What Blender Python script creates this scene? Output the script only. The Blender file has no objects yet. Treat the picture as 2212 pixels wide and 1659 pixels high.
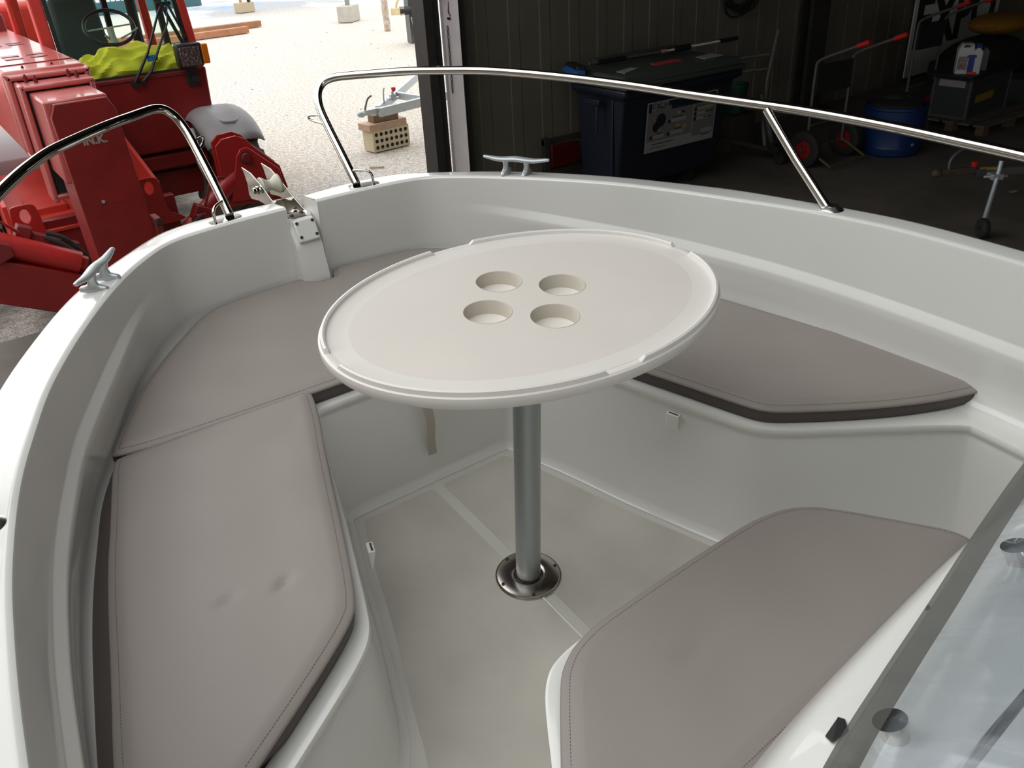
import bpy, bmesh, math, random
from mathutils import Matrix, Vector
random.seed(4)
PI = math.pi
scn = bpy.context.scene

# ------------------------------------------------------------------ frames
# world: z up, ground z = 0.  The boat stands bow-up on its supports, 4.7 degrees.
BT = Matrix(((.9998286, -.00073655, -.0184993, 0),
             (-.00073655, .9968348, -.0794971, 0),
             (.0184993, .0794971, .9966634, 1.15),
             (0, 0, 0, 1)))
ID = Matrix.Identity(4)

# ------------------------------------------------------------------ camera
cam_d = bpy.data.cameras.new('camera')
cam = bpy.data.objects.new('camera', cam_d)
scn.collection.objects.link(cam)
scn.camera = cam
cam_d.sensor_fit = 'HORIZONTAL'
cam_d.sensor_width = 36.0
cam_d.lens = 36.0 * 1825.394 / 2212.0
cam_d.clip_start = .02
R_ = Vector((.81090203, -.58312416, -.04903183))
U_ = Vector((.31930836, .37070209, .87213653))
F_ = Vector((.49038768, .72287355, -.4867995))
mc = Matrix.Identity(4)
for i in range(3):
    mc[i][0] = R_[i]; mc[i][1] = U_[i]; mc[i][2] = -F_[i]
mc[0][3], mc[1][3], mc[2][3] = -.91600336, -1.32562249, 2.59884149
cam.matrix_world = mc

# ------------------------------------------------------------------ light
scn.view_settings.view_transform = 'Standard'
scn.view_settings.look = 'None'
scn.view_settings.gamma = 1
scn.view_settings.exposure = 0.0
W = bpy.data.worlds.new('overcast_sky'); scn.world = W
W.use_nodes = True
wn = W.node_tree.nodes; wl = W.node_tree.links
bg = wn['Background']
tc = wn.new('ShaderNodeTexCoord'); sx = wn.new('ShaderNodeSeparateXYZ'); rp = wn.new('ShaderNodeValToRGB')
wl.new(tc.outputs['Generated'], sx.inputs[0]); wl.new(sx.outputs['Z'], rp.inputs[0])
rp.color_ramp.elements[0].position = 0.0; rp.color_ramp.elements[0].color = (.93, .96, .97, 1)
rp.color_ramp.elements[1].position = .9; rp.color_ramp.elements[1].color = (1, 1, 1, 1)
wl.new(rp.outputs[0], bg.inputs['Color'])
bg.inputs['Strength'].default_value = 2.3

# ------------------------------------------------------------------ materials
MATS = {}
def mat(name, col, rough=.5, metal=0, spec=.5, bump=0, bscale=60, var=0, vscale=6, col2=None, coat=0, detail=4):
    if name in MATS: return MATS[name]
    m = bpy.data.materials.new(name); MATS[name] = m
    m.use_nodes = True
    nt = m.node_tree; p = nt.nodes['Principled BSDF']
    p.inputs['Base Color'].default_value = (*col, 1)
    p.inputs['Roughness'].default_value = rough
    p.inputs['Metallic'].default_value = metal
    p.inputs['Specular IOR Level'].default_value = spec
    p.inputs['Coat Weight'].default_value = coat
    if bump or var:
        t = nt.nodes.new('ShaderNodeTexCoord')
    if var:
        n = nt.nodes.new('ShaderNodeTexNoise'); n.inputs['Scale'].default_value = vscale; n.inputs['Detail'].default_value = detail
        nt.links.new(t.outputs['Object'], n.inputs['Vector'])
        r = nt.nodes.new('ShaderNodeValToRGB')
        r.color_ramp.elements[0].position = .5 - .5 * min(1, 1 / (1 + var)) * .5
        r.color_ramp.elements[1].position = .5 + .5 * min(1, 1 / (1 + var)) * .5
        c2 = col2 or tuple(c * (1 - var) for c in col)
        r.color_ramp.elements[0].color = (*c2, 1); r.color_ramp.elements[1].color = (*col, 1)
        nt.links.new(n.outputs['Fac'], r.inputs[0]); nt.links.new(r.outputs[0], p.inputs['Base Color'])
    if bump:
        n = nt.nodes.new('ShaderNodeTexNoise'); n.inputs['Scale'].default_value = bscale; n.inputs['Detail'].default_value = 3
        b = nt.nodes.new('ShaderNodeBump'); b.inputs['Strength'].default_value = bump; b.inputs['Distance'].default_value = .01
        nt.links.new(t.outputs['Object'], n.inputs['Vector']); nt.links.new(n.outputs['Fac'], b.inputs['Height'])
        nt.links.new(b.outputs[0], p.inputs['Normal'])
    return m

def glassy(name, tint, gloss=.12, rough=.02, base=None, basemix=0, smudge=False):
    m = bpy.data.materials.new(name); m.use_nodes = True; MATS[name] = m
    nt = m.node_tree; nt.nodes.clear()
    o = nt.nodes.new('ShaderNodeOutputMaterial'); mx = nt.nodes.new('ShaderNodeMixShader')
    tr = nt.nodes.new('ShaderNodeBsdfTransparent'); tr.inputs[0].default_value = (*tint, 1)
    gl = nt.nodes.new('ShaderNodeBsdfGlossy'); gl.inputs['Roughness'].default_value = rough
    fr = nt.nodes.new('ShaderNodeFresnel'); fr.inputs[0].default_value = 1.0 + gloss * 4.2
    ge_ = nt.nodes.new('ShaderNodeNewGeometry'); iv = nt.nodes.new('ShaderNodeMath'); iv.operation = 'SUBTRACT'; iv.inputs[0].default_value = 1
    nt.links.new(ge_.outputs['Backfacing'], iv.inputs[1]); ml = nt.nodes.new('ShaderNodeMath'); ml.operation = 'MULTIPLY'
    nt.links.new(fr.outputs[0], ml.inputs[0]); nt.links.new(iv.outputs[0], ml.inputs[1]); nt.links.new(ml.outputs[0], mx.inputs[0])
    first = tr.outputs[0]
    if basemix:
        d = nt.nodes.new('ShaderNodeBsdfDiffuse'); d.inputs[0].default_value = (*base, 1)
        m2 = nt.nodes.new('ShaderNodeMixShader'); m2.inputs[0].default_value = basemix
        if smudge:
            tcg = nt.nodes.new('ShaderNodeTexCoord'); mpg = nt.nodes.new('ShaderNodeMapping'); mpg.inputs['Rotation'].default_value = (.3, 0, .5); mpg.inputs['Scale'].default_value = (22, 3.5, 3.5)
            ng = nt.nodes.new('ShaderNodeTexNoise'); ng.inputs['Scale'].default_value = 1.3; ng.inputs['Detail'].default_value = 5
            rg_ = nt.nodes.new('ShaderNodeValToRGB'); rg_.color_ramp.elements[0].position = .5; rg_.color_ramp.elements[0].color = (basemix,)*3 + (1,); rg_.color_ramp.elements[1].position = .68; rg_.color_ramp.elements[1].color = (basemix+.16,)*3 + (1,)
            nt.links.new(tcg.outputs['Object'], mpg.inputs[0]); nt.links.new(mpg.outputs[0], ng.inputs['Vector']); nt.links.new(ng.outputs['Fac'], rg_.inputs[0]); nt.links.new(rg_.outputs[0], m2.inputs[0])
        nt.links.new(tr.outputs[0], m2.inputs[1]); nt.links.new(d.outputs[0], m2.inputs[2]); first = m2.outputs[0]
    nt.links.new(first, mx.inputs[1]); nt.links.new(gl.outputs[0], mx.inputs[2]); nt.links.new(mx.outputs[0], o.inputs[0])
    return m

GEL = mat('white_gelcoat', (.74, .74, .705), .20, spec=.5, coat=.5, var=.03, vscale=3)
GELF = mat('white_floor_gelcoat', (.62, .61, .56), .32, var=.06, vscale=5)
NONSKID = mat('grey_nonskid', (.58, .555, .495), .5, bump=.12, bscale=900, var=.22, vscale=4.2, detail=6)
TAUPE = mat('taupe_vinyl', (.285, .255, .232), .48, spec=.4, bump=.10, bscale=9, var=.06, vscale=4)
TAUPED = mat('dark_taupe_vinyl', (.095, .078, .072), .55, spec=.3, bump=.05, bscale=300)
STITCH = mat('brown_thread', (.12, .095, .08), .8)
TABLE = mat('cream_plastic', (.76, .73, .685), .36, spec=.4, var=.04, vscale=5)
TABLE2 = mat('cream_plastic_worn', (.715, .67, .61), .42, spec=.35, var=.05, vscale=7)
ALU = mat('satin_aluminium', (.42, .45, .46), .36, metal=.85, bump=.02, bscale=600)
STEEL = mat('polished_stainless', (.70, .67, .62), .06, metal=1)
STEELB = mat('brushed_stainless', (.50, .45, .42), .22, metal=1, bump=.02, bscale=200)
CLEAT = mat('cast_aluminium', (.50, .53, .535), .38, metal=.55)
SCREW = mat('dark_screw', (.09, .07, .055), .4, metal=.6)
BLACK = mat('black_plastic', (.012, .012, .014), .45)
BLKR = mat('black_rubber', (.018, .017, .016), .75)
RED = mat('red_paint', (.25, .012, .011), .42, var=.25, vscale=5, coat=.15)  # darkened red: shade on the machine's front faces put into the colour
REDM = mat('clean_red_paint', (.42, .016, .014), .4, var=.2, vscale=5, coat=.2)
REDD = mat('dusty_red_paint', (.20, .018, .016), .55, var=.3, vscale=9)
REDL = mat('lit_red_paint', (.62, .045, .03), .45, var=.2, vscale=6)  # lit copy of the same red, strong light put into the colour
GREYP = mat('grey_fender_plastic', (.30, .285, .29), .6, var=.15, vscale=6)
TYRE = mat('dusty_tyre', (.17, .15, .125), .85, var=.45, vscale=9)
ZINC = mat('galvanised_steel', (.50, .54, .56), .45, metal=.5, var=.15, vscale=18)
ZINCD = mat('dull_galvanised_tube', (.15, .15, .14), .5, metal=.5, var=.2, vscale=18)
WOOD = mat('timber', (.40, .25, .15), .7, var=.3, vscale=12)
BRICK = mat('yellow_clay_brick', (.58, .50, .34), .8, var=.12, vscale=20)
HOLE = mat('black_hole', (.01, .009, .008), .9)
CONC = mat('concrete_block', (.45, .42, .37), .9, var=.2, vscale=8)
WALLM = mat('beige_wall_sheet', (.20, .182, .14), .6, var=.18, vscale=2)
FRAME = mat('dark_steel_frame', (.045, .04, .035), .6, var=.3, vscale=5)
PAINTW = mat('chipped_white_paint', (.80, .74, .74), .6, var=.12, vscale=8)
NAVY = mat('dark_navy_plastic', (.012, .016, .028), .45)
LIDM = mat('grey_green_plastic', (.05, .06, .052), .45)
WHITEP = mat('white_print', (.30, .30, .28), .6)
REDSHEEN = mat('sky_sheen_red_paint', (.52, .11, .10), .32, var=.15, vscale=6, coat=.4)  # pinker red for the boom: sky sheen put into the colour
PAPER = mat('pale_sticker', (.30, .29, .27), .6)
STKG = mat('grey_print', (.17, .165, .155), .6)
STKN = mat('navy_print', (.01, .013, .02), .6)
REDPL = mat('red_plastic', (.55, .02, .015), .4)
REDHUB = mat('red_hub', (.22, .01, .01), .5)
BLUEP = mat('blue_plastic', (.007, .028, .12), .45)
YELL = mat('yellow_net', (.42, .20, .015), .8, bump=.6, bscale=120, var=.4, vscale=40)
HIVIS = mat('fluorescent_cloth', (.92, .88, .06), .8, bump=.5, bscale=14, var=.3, vscale=6)
AMBER = mat('amber_lens', (.75, .19, .01), .25)
SEATF = mat('dark_green_seat', (.035, .055, .05), .8)
DASH = mat('grey_dashboard', (.30, .34, .30), .7)
TEAL = mat('teal_fence_paint', (.03, .10, .12), .5)
STRAP = mat('webbing_strap', (.50, .45, .38), .8, bump=.1, bscale=400)
BLUET = mat('blue_tape', (.02, .22, .60), .5)
TARP = mat('grey_cover', (.20, .21, .24), .6)
LENS = mat('lamp_reflector', (.42, .30, .29), .12, metal=.9, bump=.9, bscale=45)
CABG = glassy('cab_glass', (.86, .95, .91), .10, .01)
SMOKE = glassy('smoked_acrylic', (.91, .935, .95), .12, .05, base=(.50, .53, .58), basemix=.08, smudge=True)
SMOKED = glassy('smoked_acrylic_edge', (.24, .24, .22), .12, .05, base=(.15, .15, .14), basemix=.3)

# ------------------------------------------------------------------ mesh helpers
ABS = {}
def V(*a): return Vector(a)
def frame_of(d, up=V(0, 0, 1)):
    d = d.normalized()
    if abs(d.dot(up)) > .98: up = V(1, 0, 0)
    s = d.cross(up).normalized(); u = s.cross(d).normalized()
    return s, u

class MB:
    def __init__(s): s.v = []; s.f = []; s.m = []; s.mi = 0
    def add(s, vs, fs):
        b = len(s.v); s.v += [tuple(v) for v in vs]
        s.f += [tuple(b + i for i in f) for f in fs]; s.m += [s.mi] * len(fs); return s
    def box(s, c, d, rz=0, rot=None, taper=1.0):
        x, y, z = [k / 2 for k in d]
        vs = [V(-x*1, -y, -z), V(x, -y, -z), V(x, y, -z), V(-x, y, -z), V(-x*taper, -y*taper, z), V(x*taper, -y*taper, z), V(x*taper, y*taper, z), V(-x*taper, y*taper, z)]
        M = rot if rot is not None else Matrix.Rotation(rz, 3, 'Z')
        return s.add([M @ v + V(*c) for v in vs], [(0, 3, 2, 1), (4, 5, 6, 7), (0, 1, 5, 4), (1, 2, 6, 5), (2, 3, 7, 6), (3, 0, 4, 7)])
    def box2(s, a, b):
        return s.box([(a[i] + b[i]) / 2 for i in range(3)], [abs(b[i] - a[i]) for i in range(3)])
    def hexa(s, bot, top):      # two quads -> solid
        return s.add(list(bot) + list(top), [(3, 2, 1, 0), (4, 5, 6, 7), (0, 1, 5, 4), (1, 2, 6, 5), (2, 3, 7, 6), (3, 0, 4, 7)])
    def bar(s, a, b, w, h=None, up=V(0, 0, 1)):
        a = V(*a); b = V(*b); h = h or w; sd, u = frame_of(b - a, up)
        q = [sd*-w/2 - u*h/2, sd*w/2 - u*h/2, sd*w/2 + u*h/2, sd*-w/2 + u*h/2]
        return s.hexa([a + k for k in q], [b + k for k in q])
    def cyl(s, a, b, r, r2=None, n=24, cap=True):
        a = V(*a); b = V(*b); r2 = r if r2 is None else r2
        sd, u = frame_of(b - a)
        ra = [a + (sd*math.cos(2*PI*i/n) + u*math.sin(2*PI*i/n))*r for i in range(n)]
        rb = [b + (sd*math.cos(2*PI*i/n) + u*math.sin(2*PI*i/n))*r2 for i in range(n)]
        f = [(i, (i+1) % n, n + (i+1) % n, n + i) for i in range(n)]
        if cap: f += [tuple(range(n))[::-1], tuple(range(n, 2*n))]
        return s.add(ra + rb, f)
    def tube(s, pts, r, n=16, closed=False, cap=True):
        pts = [V(*p) for p in pts]; m = len(pts); vs = []; u = None
        for i, p in enumerate(pts):
            a = pts[(i-1) % m] if (i > 0 or closed) else p
            b = pts[(i+1) % m] if (i < m-1 or closed) else p
            d = (b - a).normalized()
            if u is None: sd, u = frame_of(d)
            else:
                sd = d.cross(u).normalized(); u = sd.cross(d).normalized()
            rr = r[i] if isinstance(r, (list, tuple)) else r
            vs += [p + (sd*math.cos(2*PI*k/n) + u*math.sin(2*PI*k/n))*rr for k in range(n)]
        f = []
        for i in range(m if closed else m-1):
            j = (i+1) % m
            f += [(i*n+k, i*n+(k+1) % n, j*n+(k+1) % n, j*n+k) for k in range(n)]
        if cap and not closed: f += [tuple(range(n))[::-1], tuple(range((m-1)*n, m*n))]
        return s.add(vs, f)
    def lathe(s, prof, c=(0, 0, 0), axis=V(0, 0, 1), n=40, closed=False):   # prof: (r, h)
        sd, u = frame_of(axis); ax = axis.normalized(); c = V(*c); vs = []
        for r, h in prof:
            vs += [c + ax*h + (sd*math.cos(2*PI*k/n) + u*math.sin(2*PI*k/n))*max(r, 1e-5) for k in range(n)]
        m = len(prof); f = []
        for i in range(m if closed else m-1):
            j = (i+1) % m
            f += [(i*n+k, i*n+(k+1) % n, j*n+(k+1) % n, j*n+k) for k in range(n)]
        return s.add(vs, f)
    def prism(s, poly, z0, z1, M=None):    # poly in local xy
        n = len(poly); M = M or ID
        vs = [M @ V(p[0], p[1], z0) for p in poly] + [M @ V(p[0], p[1], z1) for p in poly]
        return s.add(vs, [tuple(range(n))[::-1], tuple(range(n, 2*n))] + [(i, (i+1) % n, n+(i+1) % n, n+i) for i in range(n)])
    def plate(s, pts, t, nrm):            # polygon in 3D, thickness t along nrm
        n = len(pts); nrm = V(*nrm).normalized()*t; pts = [V(*p) for p in pts]
        return s.add(pts + [p + nrm for p in pts], [tuple(range(n))[::-1], tuple(range(n, 2*n))] + [(i, (i+1) % n, n+(i+1) % n, n+i) for i in range(n)])
    def loft(s, rings, closed_ring=True, caps=False):
        n = len(rings[0]); vs = [p for r in rings for p in r]; f = []
        for i in range(len(rings)-1):
            for k in range(n if closed_ring else n-1):
                f.append((i*n+k, i*n+(k+1) % n, (i+1)*n+(k+1) % n, (i+1)*n+k))
        if caps: f += [tuple(range(n))[::-1], tuple(range((len(rings)-1)*n, len(rings)*n))]
        return s.add(vs, f)
    def sphere(s, c, r, n=16, m=10, sc=(1, 1, 1)):
        rings = [[V(c[0] + sc[0]*r*math.sin(PI*i/m)*math.cos(2*PI*k/n), c[1] + sc[1]*r*math.sin(PI*i/m)*math.sin(2*PI*k/n), c[2] + sc[2]*r*math.cos(PI*i/m)) for k in range(n)] for i in range(m+1)]
        rings[0] = [V(p[0]*.001 + c[0]*.999, p[1]*.001 + c[1]*.999, p[2]) for p in rings[1]]; 
        for k in range(n): rings[0][k].z = c[2] + r*sc[2]
        return s.loft(rings)
    def build(s, name, m, parent=None, smooth=True, bevel=0, seg=2, M=ID, angle=.6, sub=0):
        me = bpy.data.meshes.new(name)
        me.from_pydata([tuple(v) for v in s.v], [], s.f)
        ms = m if isinstance(m, (list, tuple)) else [m]
        for k in ms: me.materials.append(k)
        for i, p in enumerate(me.polygons): p.material_index = min(s.m[i], len(ms)-1)
        bm = bmesh.new(); bm.from_mesh(me)
        bmesh.ops.remove_doubles(bm, verts=bm.verts, dist=1e-5)
        bmesh.ops.recalc_face_normals(bm, faces=bm.faces)
        bm.to_mesh(me); bm.free()
        o = bpy.data.objects.new(name, me); scn.collection.objects.link(o)
        if parent is not None:
            o.parent = parent
            off = ABS.get(parent.name, Matrix.Identity(4))
            me.transform(off.inverted() @ Matrix.Identity(4))
            ABS[o.name] = off
        else:
            # origin at the base centre of the mesh
            lo = [min(v.co[i] for v in me.vertices) for i in range(3)]; hi = [max(v.co[i] for v in me.vertices) for i in range(3)]
            c = V((lo[0]+hi[0])/2, (lo[1]+hi[1])/2, lo[2])
            me.transform(Matrix.Translation(-c)); o.matrix_world = M @ Matrix.Translation(c)
            ABS[o.name] = Matrix.Translation(c)
        if bevel:
            b = o.modifiers.new('bevel', 'BEVEL'); b.width = bevel; b.segments = seg; b.limit_method = 'ANGLE'; b.angle_limit = .6
            b.harden_normals = False
        if smooth:
            me.shade_smooth()
            try: me.set_sharp_from_angle(angle=angle)
            except Exception: pass
        if sub:
            b = o.modifiers.new('sub', 'SUBSURF'); b.levels = sub; b.render_levels = sub
        return o

def thing(name, label, cat, base=(0, 0, 0), M=ID, group=None):
    o = bpy.data.objects.new(name, None); scn.collection.objects.link(o)
    o.empty_display_size = .1
    T = Matrix.Translation(V(*base)); o.matrix_world = M @ T; ABS[o.name] = T
    return tag(o, label, cat, group)
def tag(o, label, cat, group=None, kind=None):
    if label: o['label'] = label
    if cat: o['category'] = cat
    if group: o['group'] = group
    if kind: o['kind'] = kind
    return o
def wn_(o):
    m = o.modifiers.new('flat_faces', 'WEIGHTED_NORMAL'); m.keep_sharp = True; m.weight = 80; return o
def struct(o): o['kind'] = 'structure'; return o

def cat_rom(pts, n=8, closed=False):
    P = [V(*p) for p in pts]; m = len(P); out = []
    for i in range(m if closed else m-1):
        p0 = P[(i-1) % m] if (closed or i > 0) else P[0]*2 - P[1]
        p1 = P[i]; p2 = P[(i+1) % m]; p3 = P[(i+2) % m] if (closed or i+2 < m) else P[-1]*2 - P[-2]
        for k in range(n):
            t = k/n
            out.append(.5*((2*p1) + (p2-p0)*t + (2*p0-5*p1+4*p2-p3)*t*t + (3*p1-p0-3*p2+p3)*t**3))
    if not closed: out.append(P[-1])
    return out
def chaikin(pts, it=2, closed=False):
    P = [V(*p) for p in pts]
    for _ in range(it):
        Q = [] if closed else [P[0]]
        for i in range(len(P) if closed else len(P)-1):
            a, b = P[i], P[(i+1) % len(P)]
            Q += [a*.75 + b*.25, a*.25 + b*.75]
        if not closed: Q.append(P[-1])
        P = Q
    return P
def area2(p): return sum(p[i].x*p[(i+1) % len(p)].y - p[(i+1) % len(p)].x*p[i].y for i in range(len(p)))/2
def offset(poly, d):       # closed 2D polygon, d > 0 inward
    n = len(poly); s = 1 if area2(poly) > 0 else -1; out = []
    for i in range(n):
        a, b, c = poly[i-1], poly[i], poly[(i+1) % n]
        e1 = (b-a); e2 = (c-b); e1.z = 0; e2.z = 0
        if e1.length < 1e-7: e1 = e2
        if e2.length < 1e-7: e2 = e1
        e1.normalize(); e2.normalize()
        n1 = V(-e1.y, e1.x, 0)*s; n2 = V(-e2.y, e2.x, 0)*s
        m = n1 + n2
        if m.length < 1e-6: m = n1
        m.normalize(); k = 1/max(.5, m.dot(n1)); out.append(b + m*d*k)
    return out
def resample(poly, step, closed=True):
    P = poly + ([poly[0]] if closed else []); out = [P[0].copy()]; acc = 0
    for i in range(len(P)-1):
        a, b = P[i], P[i+1]; L = (b-a).length; pos = 0
        while acc + (L-pos) >= step:
            pos += step - acc; acc = 0; out.append(a + (b-a)*(pos/L))
        acc += L - pos
    if closed and (out[-1]-out[0]).length < step*.5: out.pop()
    return out
def text_obj(txt, size, m, parent, M, name='lettering', depth=.002, bold=0.0, sx=1.0, spacing=1.0, top=None):
    cu = bpy.data.curves.new(name, 'FONT'); cu.body = txt; cu.size = size; cu.extrude = depth; cu.offset = bold; cu.space_character = spacing
    cu.space_line = .85; cu.resolution_u = 3
    t = bpy.data.objects.new('tmp', cu); scn.collection.objects.link(t)
    dg = bpy.context.evaluated_depsgraph_get(); me = bpy.data.meshes.new_from_object(t.evaluated_get(dg))
    bpy.data.objects.remove(t)
    me.name = name; me.transform(Matrix.Diagonal((sx, 1, 1, 1))); me.transform(M)
    me.materials.clear(); me.materials.append(m)
    o = bpy.data.objects.new(name, me); scn.collection.objects.link(o)
    o.parent = parent; off = ABS.get(parent.name, Matrix.Identity(4)); me.transform(off.inverted()); ABS[o.name] = off
    return o
def face_frame(origin, xdir, ydir):
    x = V(*xdir).normalized(); y = V(*ydir); y = (y - x*y.dot(x)).normalized(); z = x.cross(y)
    m = Matrix.Identity(4)
    for i in range(3): m[i][0] = x[i]; m[i][1] = y[i]; m[i][2] = z[i]; m[i][3] = origin[i]
    return m
#@@SHED
# ================================================================== the shed and the yard
def wy(x): return 5.82 + .07*(x - 3.4)
gm = mat('shed_floor', (.15, .128, .105), .7, bump=.15, bscale=40, var=.35, vscale=2.5, detail=8)
def yard_material():
    m = bpy.data.materials.new('pale_yard'); m.use_nodes = True; nt = m.node_tree; p = nt.nodes['Principled BSDF']
    p.inputs['Roughness'].default_value = .85
    tcn = nt.nodes.new('ShaderNodeTexCoord')
    def noise(sc, d=5):
        n = nt.nodes.new('ShaderNodeTexNoise'); n.inputs['Scale'].default_value = sc; n.inputs['Detail'].default_value = d
        nt.links.new(tcn.outputs['Object'], n.inputs['Vector']); return n
    def ramp(src, stops):
        r = nt.nodes.new('ShaderNodeValToRGB'); nt.links.new(src, r.inputs[0])
        els = r.color_ramp.elements
        els[0].position, els[0].color = stops[0][0], (*stops[0][1], 1); els[1].position, els[1].color = stops[-1][0], (*stops[-1][1], 1)
        for s, c in stops[1:-1]:
            e = els.new(s); e.color = (*c, 1)
        return r
    def mix(f, a, b, mode='MIX'):
        x = nt.nodes.new('ShaderNodeMix'); x.data_type = 'RGBA'; x.blend_type = mode
        for s, k in ((f, 0), (a, 6), (b, 7)):
            if isinstance(s, (int, float)): x.inputs[k].default_value = s
            elif isinstance(s, tuple): x.inputs[k].default_value = (*s, 1)
            else: nt.links.new(s, x.inputs[k])
        return x.outputs[2]
    base = ramp(noise(.35, 8).outputs['Fac'], [(.3, (.58, .57, .56)), (.5, (.66, .61, .54)), (.7, (.62, .60, .58))]).outputs[0]
    speck = ramp(noise(55, 2).outputs['Fac'], [(.36, (.36, .33, .28)), (.5, (1, 1, 1))]).outputs[0]
    sy_ = nt.nodes.new('ShaderNodeSeparateXYZ'); nt.links.new(tcn.outputs['Object'], sy_.inputs[0])
    my_ = nt.nodes.new('ShaderNodeMapRange'); nt.links.new(sy_.outputs['Y'], my_.inputs[0]); my_.inputs[1].default_value = 12; my_.inputs[2].default_value = 16
    pt_ = ramp(noise(.22, 3).outputs['Fac'], [(.42, (.42, .43, .45)), (.5, (.62, .65, .68)), (.6, (.66, .62, .55))]).outputs[0]
    base = mix(my_.outputs[0], base, pt_)
    c = mix(1.0, base, speck, 'MULTIPLY')
    fine = ramp(noise(18, 4).outputs['Fac'], [(.34, (.66, .62, .56)), (.58, (1, 1, 1))]).outputs[0]
    c = mix(1.0, c, fine, 'MULTIPLY')
    # spilled blue paint round the concrete feet
    geo = nt.nodes.new('ShaderNodeVectorMath'); geo.operation = 'DISTANCE'; nt.links.new(tcn.outputs['Object'], geo.inputs[0])
    geo.inputs[1].default_value = (10.3, 19.6, 0)
    mp = nt.nodes.new('ShaderNodeMapRange'); nt.links.new(geo.outputs['Value'], mp.inputs[0]); mp.inputs[1].default_value = 4.2; mp.inputs[2].default_value = 1.0
    br = ramp(noise(.9, 6).outputs['Fac'], [(.47, (0, 0, 0)), (.64, (1, 1, 1))]).outputs[0]
    mm = nt.nodes.new('ShaderNodeMath'); mm.operation = 'MULTIPLY'; nt.links.new(mp.outputs[0], mm.inputs[0]); nt.links.new(br, mm.inputs[1])
    c = mix(mm.outputs[0], c, (.16, .30, .55))
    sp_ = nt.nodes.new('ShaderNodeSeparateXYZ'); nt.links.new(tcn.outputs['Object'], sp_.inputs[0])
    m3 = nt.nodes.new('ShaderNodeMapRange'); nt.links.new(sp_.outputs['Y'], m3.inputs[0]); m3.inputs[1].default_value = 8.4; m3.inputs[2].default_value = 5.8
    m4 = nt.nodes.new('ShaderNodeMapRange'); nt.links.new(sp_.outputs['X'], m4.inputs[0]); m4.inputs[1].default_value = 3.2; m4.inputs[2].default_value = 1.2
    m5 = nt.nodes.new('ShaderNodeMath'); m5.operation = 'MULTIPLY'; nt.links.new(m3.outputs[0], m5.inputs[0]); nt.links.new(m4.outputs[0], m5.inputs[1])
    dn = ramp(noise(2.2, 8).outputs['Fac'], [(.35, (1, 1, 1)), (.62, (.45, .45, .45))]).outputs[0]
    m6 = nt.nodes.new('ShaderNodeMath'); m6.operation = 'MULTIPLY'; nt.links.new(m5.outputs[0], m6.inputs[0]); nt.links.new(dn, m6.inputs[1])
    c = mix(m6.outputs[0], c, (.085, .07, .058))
    nt.links.new(c, p.inputs['Base Color'])
    b = nt.nodes.new('ShaderNodeBump'); b.inputs['Strength'].default_value = .5; b.inputs['Distance'].default_value = .01
    nt.links.new(noise(60, 3).outputs['Fac'], b.inputs['Height']); nt.links.new(b.outputs[0], p.inputs['Normal'])
    return m
b = MB(); b.add([(-9, -11, 0), (19, -11, 0), (19, wy(19), 0), (-9, wy(-9), 0), (-9, -11, -.2), (19, -11, -.2), (19, wy(19), -.2), (-9, wy(-9), -.2)],
                [(0, 1, 2, 3), (4, 7, 6, 5), (0, 4, 5, 1), (1, 5, 6, 2), (2, 6, 7, 3), (3, 7, 4, 0)])
struct(b.build('floor', gm, smooth=False))
YARD = yard_material()
b = MB(); b.add([(-60, wy(-60), -.012), (60, wy(60), -.012), (60, 90, -.012), (-60, 90, -.012)], [(0, 1, 2, 3)])
b.add([(-60, -60, -.012), (-9.02, -60, -.012), (-9.02, wy(-9), -.012), (-60, wy(-60), -.012)], [(0, 1, 2, 3)])
yard = b.build('yard', YARD, smooth=False); struct(yard)

# corrugated wall right of the doorway
def wall_pts(x0, x1):
    pts = []; x = x0; k = 0
    while x < x1:
        pts += [(x, .0), (x+.25, .0), (x+.262, -.006), (x+.388, -.006), (x+.40, 0)]
        x += .40
    return [(px, wy(px) + dy) for px, dy in pts if px <= x1]
wp = wall_pts(3.50, 17.5)
b = MB()
rings = [[V(x, y, z) for x, y in wp] + [V(x, y+.06, z) for x, y in wp[::-1]] for z in (0, 5.0)]
b.loft(rings, True, False)
struct(b.build('wall_front', WALLM, smooth=False))
b = MB(); b.box2((17.4, -11, 0), (17.6, 7, 5.0)); struct(b.build('wall_right', WALLM, smooth=False))
b = MB(); b.box2((-9, -2.6, 0), (-1.75, -2.5, 5.0)); struct(b.build('added_wall_left', WALLM, smooth=False))  # unseen wall, added to shut out sky light from behind on the left
b = MB(); b.box2((-1.5, -11, 0), (17.5, -10.9, 5.0)); struct(b.build('wall_back', WALLM, smooth=False))
b = MB(); b.box2((.25, wy(1)-.15, 4.2), (3.5, wy(1)+.2, 5.0)); struct(b.build('trim_1', FRAME, smooth=False))
# unseen roof, its open left edge placed to let sky light onto the boat
b = MB()
for x0, x1 in ((.25, 17.6),):
    b.box2((x0, -11, 5.0), (x1, 7.1, 5.08))
b.box2((-9, -11, 5.0), (.25, -2.5, 5.08))
struct(b.build('ceiling', FRAME, smooth=False))
b = MB(); b.box2((-5.1, -2.5, 0), (-5.0, 5.3, 5.0)); struct(b.build('added_wall_left', WALLM, smooth=False))  # unseen wall, added to cut the low sky and its reflection in the rails
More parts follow.
